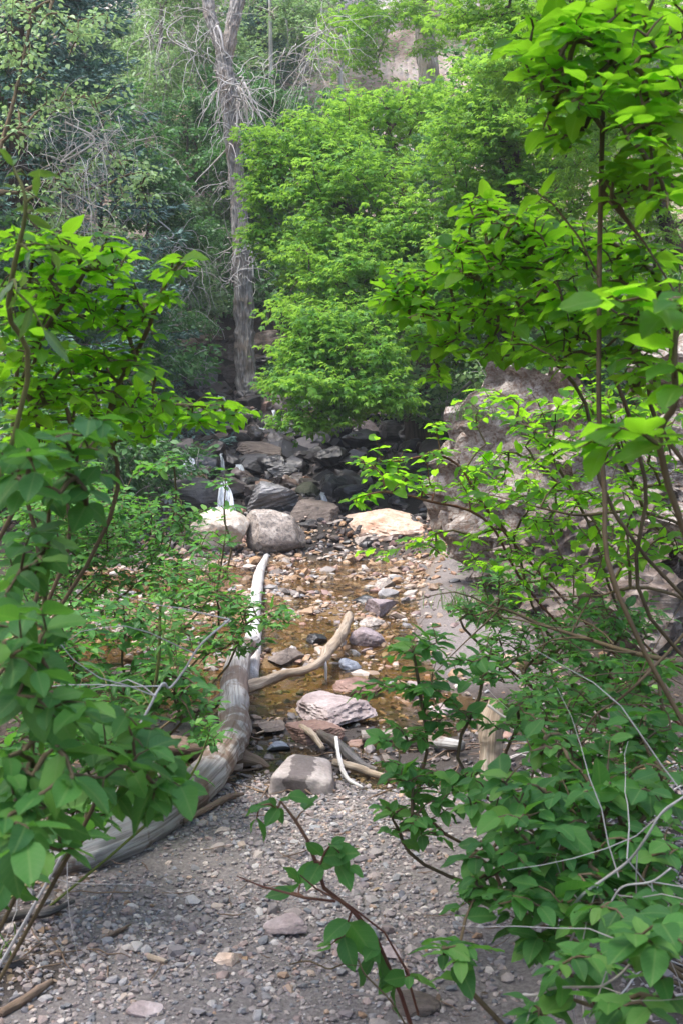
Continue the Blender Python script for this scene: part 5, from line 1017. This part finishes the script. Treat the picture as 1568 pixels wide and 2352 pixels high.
crown_tree('box_elder', 'airy light green tree across the top right corner', 'tree', [gp(6.8, 17.0, -.2), P(1580, 600, 15), P(1480, 300, 14.5), P(1330, 60, 14), P(1200, -120, 14)], [.13, .09, .06, .05, .03], 'darkbark',
  blobs([(1150, 60, 100, 70, 14, .8, 45), (1280, 60, 120, 90, 14, .8, 60), (1130, -60, 150, 60, 14, .8, 40), (1400, 150, 100, 120, 14, .8, 55), (1500, 350, 80, 150, 14.5, .8, 50), (1350, -60, 150, 60, 14, .8, 40), (1200, 170, 80, 50, 14.5, .6, 26), (1050, 20, 60, 50, 14.5, .5, 20), (1500, 60, 90, 100, 14, .8, 36), (1470, 520, 120, 80, 15, .8, 46), (1340, 620, 120, 80, 15, .8, 40), (1530, 680, 70, 90, 15, .8, 30), (1330, 330, 90, 90, 14.5, .8, 34)], 93),
  505, 'tri', 'elder', .105, 16, droop=.3)
crown_tree('box_elder', 'leafy boughs hanging in from the top edge right of centre', 'tree', [gp(3.2, 29, -.2), P(985, 330, 28.5), P(985, 180, 28.5), P(972, 60, 28.5), P(960, -150, 28)], [.34, .26, .22, .20, .10], 'bark',
  blobs([(900, 20, 120, 40, 27, .8, 50), (1010, 40, 70, 40, 27, .8, 22), (800, 120, 80, 50, 27, .8, 36), (1000, 100, 60, 30, 27, .6, 12), (860, -80, 150, 60, 27, 1, 40), (830, 60, 80, 40, 27, .8, 26)], 94),
  507, 'tri', 'elder', .16, 12, droop=.3)
crown_tree('young_tree', 'thin leafed yellow green young tree in front of the big spruce', 'tree', [gp(-5.2, 15.3, -.2), P(-90, 700, 15.2), P(-30, 450, 15), P(40, 200, 15), P(100, -100, 15)], [.05, .04, .03, .02, .012], 'stem',
  blobs([(90, 100, 110, 90, 15, .7, 34), (220, 60, 80, 60, 15, .7, 20), (60, 280, 80, 80, 15, .7, 22), (200, 230, 100, 70, 15, .7, 26), (250, 400, 90, 70, 15.5, .6, 26), (120, 450, 100, 70, 15, .6, 26), (330, 430, 60, 60, 16, .6, 16), (60, 0, 100, 60, 15, .6, 16), (200, 540, 110, 60, 15.5, .6, 24)], 95),
  509, 'oak', 'pale', .075, 12, droop=.2, tilt=.7, flat=.8)
r9 = np.random.default_rng(97); at9 = np.concatenate([np.array(b) + r9.normal(0, 1, (55, 3)) * [.5, .5, .25] for b in [(-1.7, 2.5, 5.0), (-.9, 3.3, 5.4), (-1.2, 1.7, 5.2), (-.4, 2.4, 5.7), (-1.5, .9, 5.3)]])  # crown of an unseen tree, added to shade the foreground gravel
crown_tree('box_elder', 'unseen tree added beside the path, its boughs shading the foreground gravel', 'tree', [gp(-3.4, .2, -.2), (-3.3, .4, 2.5), (-2.6, .8, 4.4), (-1.6, 1.4, 5.4), (-.9, 2.0, 6.0)], [.2, .17, .13, .08, .03], 'darkbark', at9, 97, 'tri', 'elder', .15, 9, droop=.3)
# dead twigs hanging right of the forked trunk
for lab, cs, n, sd, L in [('pale dead boughs arching down between the forked trunk and the green tree', [P(700, 90, 24), P(740, 70, 24), P(660, 130, 24), P(720, 140, 24)], 45, 31, 2.0), ('grey hanging dead twigs in front of the spruce', [P(150, 280, 15), P(220, 330, 15), P(120, 380, 15), P(260, 300, 15), P(180, 450, 15)], 110, 32, 1.1), ('bare grey brush above the left bank', [P(330, 480, 19), P(400, 550, 19), P(280, 560, 18), P(450, 600, 20), P(430, 660, 20)], 70, 33, 1.0), ('bare twigs hanging above the far left slope', [P(420, 40, 24), P(380, 80, 24), P(450, 120, 24), P(350, 60, 26)], 40, 34, 1.6)]:
    c0 = np.mean(cs, 0); t = thing('dead_bough', lab, 'branch', c0); ch, ra = dead_twigs([c - c0 for c in cs], n, L, sd, .9, .009 * (.45 if sd == 32 else .7)); 
    cc = [np.array(cs) - c0]; lim = spline(cc[0], 20)
    obj('limb', trunk_mesh('limb', lim[::4], [.012, .012, .010, .008, .006], MW['twig'], 30, 8, 0, .1, sd), t); twig_part('dead_twigs', t, ch, ra, MW['twig'], 4, 'stuff')

# ------------------------------------------------------------------ spruces
def spruce(label, x, y, h, seed, rad=2.2):
    r = np.random.default_rng(seed); g = gp(x, y, -.1); t = thing('spruce', label, 'tree', g)
    obj('trunk', trunk_mesh('trunk', [(0, 0, 0), (0, 0, h * .5), (0, 0, h)], [.17, .11, .02], MW['darkbark'], 60, 16, .08, .08, seed), t)
    ch, ra, pos, di = [], [], [], []
    for z in np.arange(.8, h * .97, .26):
        R_ = rad * (1 - z / h) ** .75 + .15
        for k in range(7):
            a = r.uniform(0, 6.28); L = R_ * r.uniform(.65, 1.1); f = np.linspace(0, 1, 7)
            b = np.column_stack([f * L * math.cos(a), f * L * math.sin(a), z - .32 * L * f + .22 * L * f ** 2.5]); ch.append(b); ra.append(np.linspace(.02, .004, 7))
            m = int(L * 46); q = r.uniform(.12, 1, m); c = np.column_stack([np.interp(q, f, b[:, i]) for i in range(3)]); s = r.choice([-1, 1], m) * r.random(m) ** .6 * (.32 * L * (1.15 - q)) + 0
            lat = np.array([-math.sin(a), math.cos(a), 0]); c = c + lat * s[:, None] + np.array([math.cos(a), math.sin(a), 0]) * (np.abs(s) * .6)[:, None]; c[:, 2] -= np.abs(s) * .35
            for rep in range(4):
                pos.append(c + r.normal(0, .018, c.shape)); di.append(lat * np.sign(s)[:, None] * .7 + np.array([math.cos(a), math.sin(a), -.1]) * .8 + r.normal(0, .45, c.shape))
    V, F, tc = tubes(ch, ra, 4); obj('branches', np_mesh('branches', V, F, True, {'tc': tc * [.05, 1, .05]}, [MW['darkbark']]), t)
    pos, di = np.concatenate(pos), np.concatenate(di); n = len(pos); A = leaf_frames(di, norm(r.normal(0, .7, (n, 3)) + [0, 0, 1]), r.uniform(.07, .13, n)); A[:, :, 0] *= 2.2
    V, F, at = merge([(a, b) for a, b, c in LEAF['needle']], np.zeros(n, int), A, pos, r.random(n), [c for a, b, c in LEAF['needle']])
    obj('needles', np_mesh('needles', V, F, True, at, [ML['spruce']]), t); return t
def copy_tree(o, label, loc, rz, s, parent=None):
    c = o.copy(); COL.objects.link(c); c.location = loc; c.rotation_euler = (0, 0, rz); c.scale = (s, s, s * random.uniform(.92, 1.1)); c['label'] = label
    for ch_ in [k for k in o.children]:
        d = ch_.copy(); COL.objects.link(d); d.parent = c
    return c
s1_ = spruce('big blue green spruce filling the upper left corner', -4.75, 18.5, 13.5, 61, 2.9)
copy_tree(s1_, 'second spruce, half hidden at the far left edge', gp(-8.4, 20.5, -.1), 2.0, .95)
copy_tree(s1_, 'young spruce on the slope between the forked trunk and the cliff', gp(-2.3, 36, -.1), 1.0, .55)
copy_tree(s1_, 'dark spruce top on the hillside above the pale trees', gp(-7.5, 34, -.1), 3.0, .8)

# ------------------------------------------------------------------ hillside trees and bushes (prototypes, then copies)
def proto_attr(n, lobes, seed):
    r = np.random.default_rng(seed); out = []
    for (cx, cy_, cz, rx, ry, rz) in lobes:
        d = norm(r.normal(size=(n, 3))); q = r.random(n) ** .45; out.append(np.array([cx, cy_, cz]) + d * q[:, None] * [rx, ry, rz])
    return np.concatenate(out)
def rand_lobes(k, R_, z0, z1, seed):
    r = np.random.default_rng(seed); return [(r.normal(0, R_ * .5), r.normal(0, R_ * .5), r.uniform(z0, z1), R_ * r.uniform(.35, .6), R_ * r.uniform(.35, .6), R_ * r.uniform(.25, .45)) for _ in range(k)]
protos = {}
def proto(key, name, label, k, R_, z0, z1, n, seed, lmat, size, nleaf, shape='small', bark='bark', tr=.12, group=None, leafy=1.0):
    at = proto_attr(n, rand_lobes(k, R_, z0, z1, seed), seed)
    t = crown_tree(name, label, 'tree' if 'tree' in name else 'shrub', [(0, 0, -.2), (.1, 0, z0 * .5), (-.05, .1, z0), (.1, 0, (z0 + z1) / 2), (0, 0, z1)], [tr, tr * .8, tr * .65, tr * .4, tr * .15], bark, at, seed, shape, lmat, size, nleaf, rt=.004, seg=.4, group=group, tilt=.7, flat=.8, droop=.1)
    protos[key] = t; return t
GT = 'leafy trees and bushes on the hillside'
proto('a', 'hillside_tree', 'x', 13, 1.9, 2.0, 6.5, 34, 71, 'pale', .105, 26, group=GT)
proto('b', 'hillside_tree', 'x', 10, 1.5, 1.5, 5.5, 34, 72, 'pale', .095, 24, group=GT, bark='twig', tr=.08)
proto('c', 'hillside_bush', 'x', 9, 1.6, .5, 2.4, 40, 73, 'dark', .095, 24, group=GT, bark='twig', tr=.05)
proto('d', 'hillside_bush', 'x', 8, 1.3, .5, 1.9, 40, 74, 'pale', .09, 22, 'oak', group=GT, bark='twig', tr=.05)
proto('e', 'hillside_tree', 'x', 12, 1.7, 1.2, 5.0, 38, 75, 'dark', .10, 24, 'oak', group=GT, bark='darkbark', tr=.1)
placed = [  # key, u, ground distance y, scale, label
 ('a', 390, 31, 1.15, 'pale slender tree left of the forked trunk, its crown halfway up the frame'), ('b', 330, 34, 1.2, 'grey green tree beside the narrow pink rock rib'), ('a', 470, 37, 1.1, 'pale tree directly behind the fork of the dead tree'),
 ('b', 620, 34, 1.2, 'light green tree just right of the forked trunk'), ('a', 700, 38, 1.25, 'pale tree behind the arching dead boughs'), ('b', 790, 36, 1.0, 'pale tree above the bright box elder on its left'),
 ('a', 250, 40, 1.2, 'hazy pale tree high on the slope left of the pink rib'), ('b', 430, 45, 1.3, 'highest pale tree left of the dead tree limbs'), ('a', 640, 46, 1.3, 'high pale tree between the limbs and the far trunk'),
 ('e', 440, 29.5, .85, 'dark understory tree just left of the forked trunk'), ('e', 350, 26, .8, 'dark leafy small tree over the left bank'), ('c', 215, 21.5, 1.05, 'dense dark bush on the left bank above the falls'),
 ('c', 270, 23.5, .85, 'dark bush beside the lumpy grey rock'), ('c', 180, 19, 1.15, 'dark bush under the big spruce'), ('e', 640, 28, .95, 'dark leafy tree in the gap right of the forked trunk'),
 ('c', 700, 29, 1.3, 'shaded bush behind the drooping boughs'), ('e', 740, 27, 1.0, 'dim tree behind the bright box elder'), ('d', 330, 26, 1.2, 'mid green bush below the pale slender tree'),
 ('e', 250, 25, 1.05, 'grey leaved tree between the spruce and the dark bushes'), ('c', 860, 25, 1.1, 'black green bush in the shade behind the right trunk'), ('c', 1050, 22, 1.1, 'dark undergrowth bush right of the shaded trunk'),
 ('e', 1100, 26, 1.2, 'dark tree behind the second box elder'), ('a', 1250, 33, 1.2, 'pale tree above the second box elder'), ('b', 1400, 30, 1.3, 'light tree behind the tall right hand shrub'),
 ('a', 1500, 24, 1.1, 'leafy tree on the right slope behind the arching shrub'), ('d', 1300, 19, 1.2, 'green bush on top of the right bank'), ('c', 1450, 16.5, 1.1, 'dark bush at the right edge above the outcrop'),
 ('d', 1180, 17, .9, 'small bush just behind the pale outcrop'), ('e', 40, 23, 1.1, 'dark tree at the left edge behind the spruces'), ('c', 60, 14.5, 1.0, 'bush low on the left bank behind the bright shrub'),
 ('c', 230, 15.5, .75, 'small dark bush at the foot of the left bank'), ('d', 880, 44, 1.2, 'scrubby bush on the foot of the pink cliff'), ('b', 1150, 44, 1.2, 'pale tree on the right shoulder of the pink cliff'),
 ('d', 530, 30.5, 1.0, 'bush on the slope just behind the forked trunk'), ('d', 600, 38, 1.3, 'green bush on the slope right of the dead limbs'), ('b', 150, 47, 1.4, 'hazy tree high above the spruces'), ('a', 1350, 45, 1.4, 'distant tree at the top of the right slope'),
 ('c', 560, 42, 1.2, 'dark scrub bush between the pale trees up the slope'), ('d', 330, 46, 1.2, 'scrub bush high on the left slope'), ('d', 760, 48, 1.2, 'scrub bush beside the pink cliff on its left'), ('c', 500, 28.3, .7, 'low dark bush just behind the forked trunk on its left'), ('c', 612, 28.3, .75, 'low dark bush just behind the forked trunk on its right'), ('e', 560, 30.5, .8, 'small dark tree hidden behind the forked trunk'),
 ('d', 480, 33, 1.0, 'small green bush left behind the dead tree trunk'),
]
used = set()
for k, u, y, s, lab in placed:
    x = (u - CU) / FPX * y; g = gp(x, y, -.15)
    if k not in used:
        used.add(k); o = protos[k]; o.location = tuple(g); o.rotation_euler = (0, 0, random.uniform(0, 6)); o.scale = (s, s, s); o['label'] = lab
    else: copy_tree(protos[k], lab, tuple(g), random.uniform(0, 6.28), s)
# grass tufts on the outcrop top and the bank
def tuft(label, c, n, seed, h=.2, w=.2):
    r = np.random.default_rng(seed); ch, ra = [], []
    for k in range(n):
        a = r.uniform(0, 6.28); q = np.array([r.normal(0, w), r.normal(0, w * .6), 0]); l = h * r.uniform(.5, 1.3); f = np.linspace(0, 1, 4)
        ch.append(q + np.column_stack([f ** 1.6 * l * .5 * math.cos(a), f ** 1.6 * l * .5 * math.sin(a), f * l - f ** 3 * l * .25])); ra.append(np.array([.003, .003, .002, .0005]))
    V, F, tc = tubes(ch, ra, 3); o = obj('grass_tuft', np_mesh('grass_tuft', V, F, True, {'rnd': np.repeat(r.random(n), 12)}, [ML['grass']]), None, 'stuff', label, 'grass'); o.location = tuple(c)
tuft('grass tuft on the top left of the pale outcrop', P(1150, 905, 10.9), 90, 1, .2, .12); tuft('grass tuft hanging over the left edge of the outcrop', P(1085, 965, 10.5), 70, 2, .18, .09)
tuft('small grass tuft at the foot of the bank by the stones', ground_hit(1075, 1400)[0], 90, 3, .2, .12); tuft('thin grass at the foot of the left shrubs', gp(-1.25, 3.4, 0), 70, 4, .12, .15)

def haze_box():
    me = np_mesh('haze', np.array([(x, y, z) for x in (-61, 61) for y in (-31, 92) for z in (-3.2, 60)], float), np.array([[0, 1, 3, 2], [4, 6, 7, 5], [0, 4, 5, 1], [2, 3, 7, 6], [0, 2, 6, 4], [1, 5, 7, 3]]), False)
    m = bpy.data.materials.new('haze'); m.use_nodes = True; t = m.node_tree; t.nodes.clear(); o = t.nodes.new('ShaderNodeOutputMaterial'); v = t.nodes.new('ShaderNodeVolumePrincipled')
    v.inputs['Color'].default_value = (.9, .95, 1, 1); v.inputs['Density'].default_value = HAZE; t.links.new(v.outputs[0], o.inputs['Volume']); me.materials.append(m); obj('haze', me, None, 'stuff')
HAZE = 0.0013
haze_box()
bpy.context.view_layer.update()
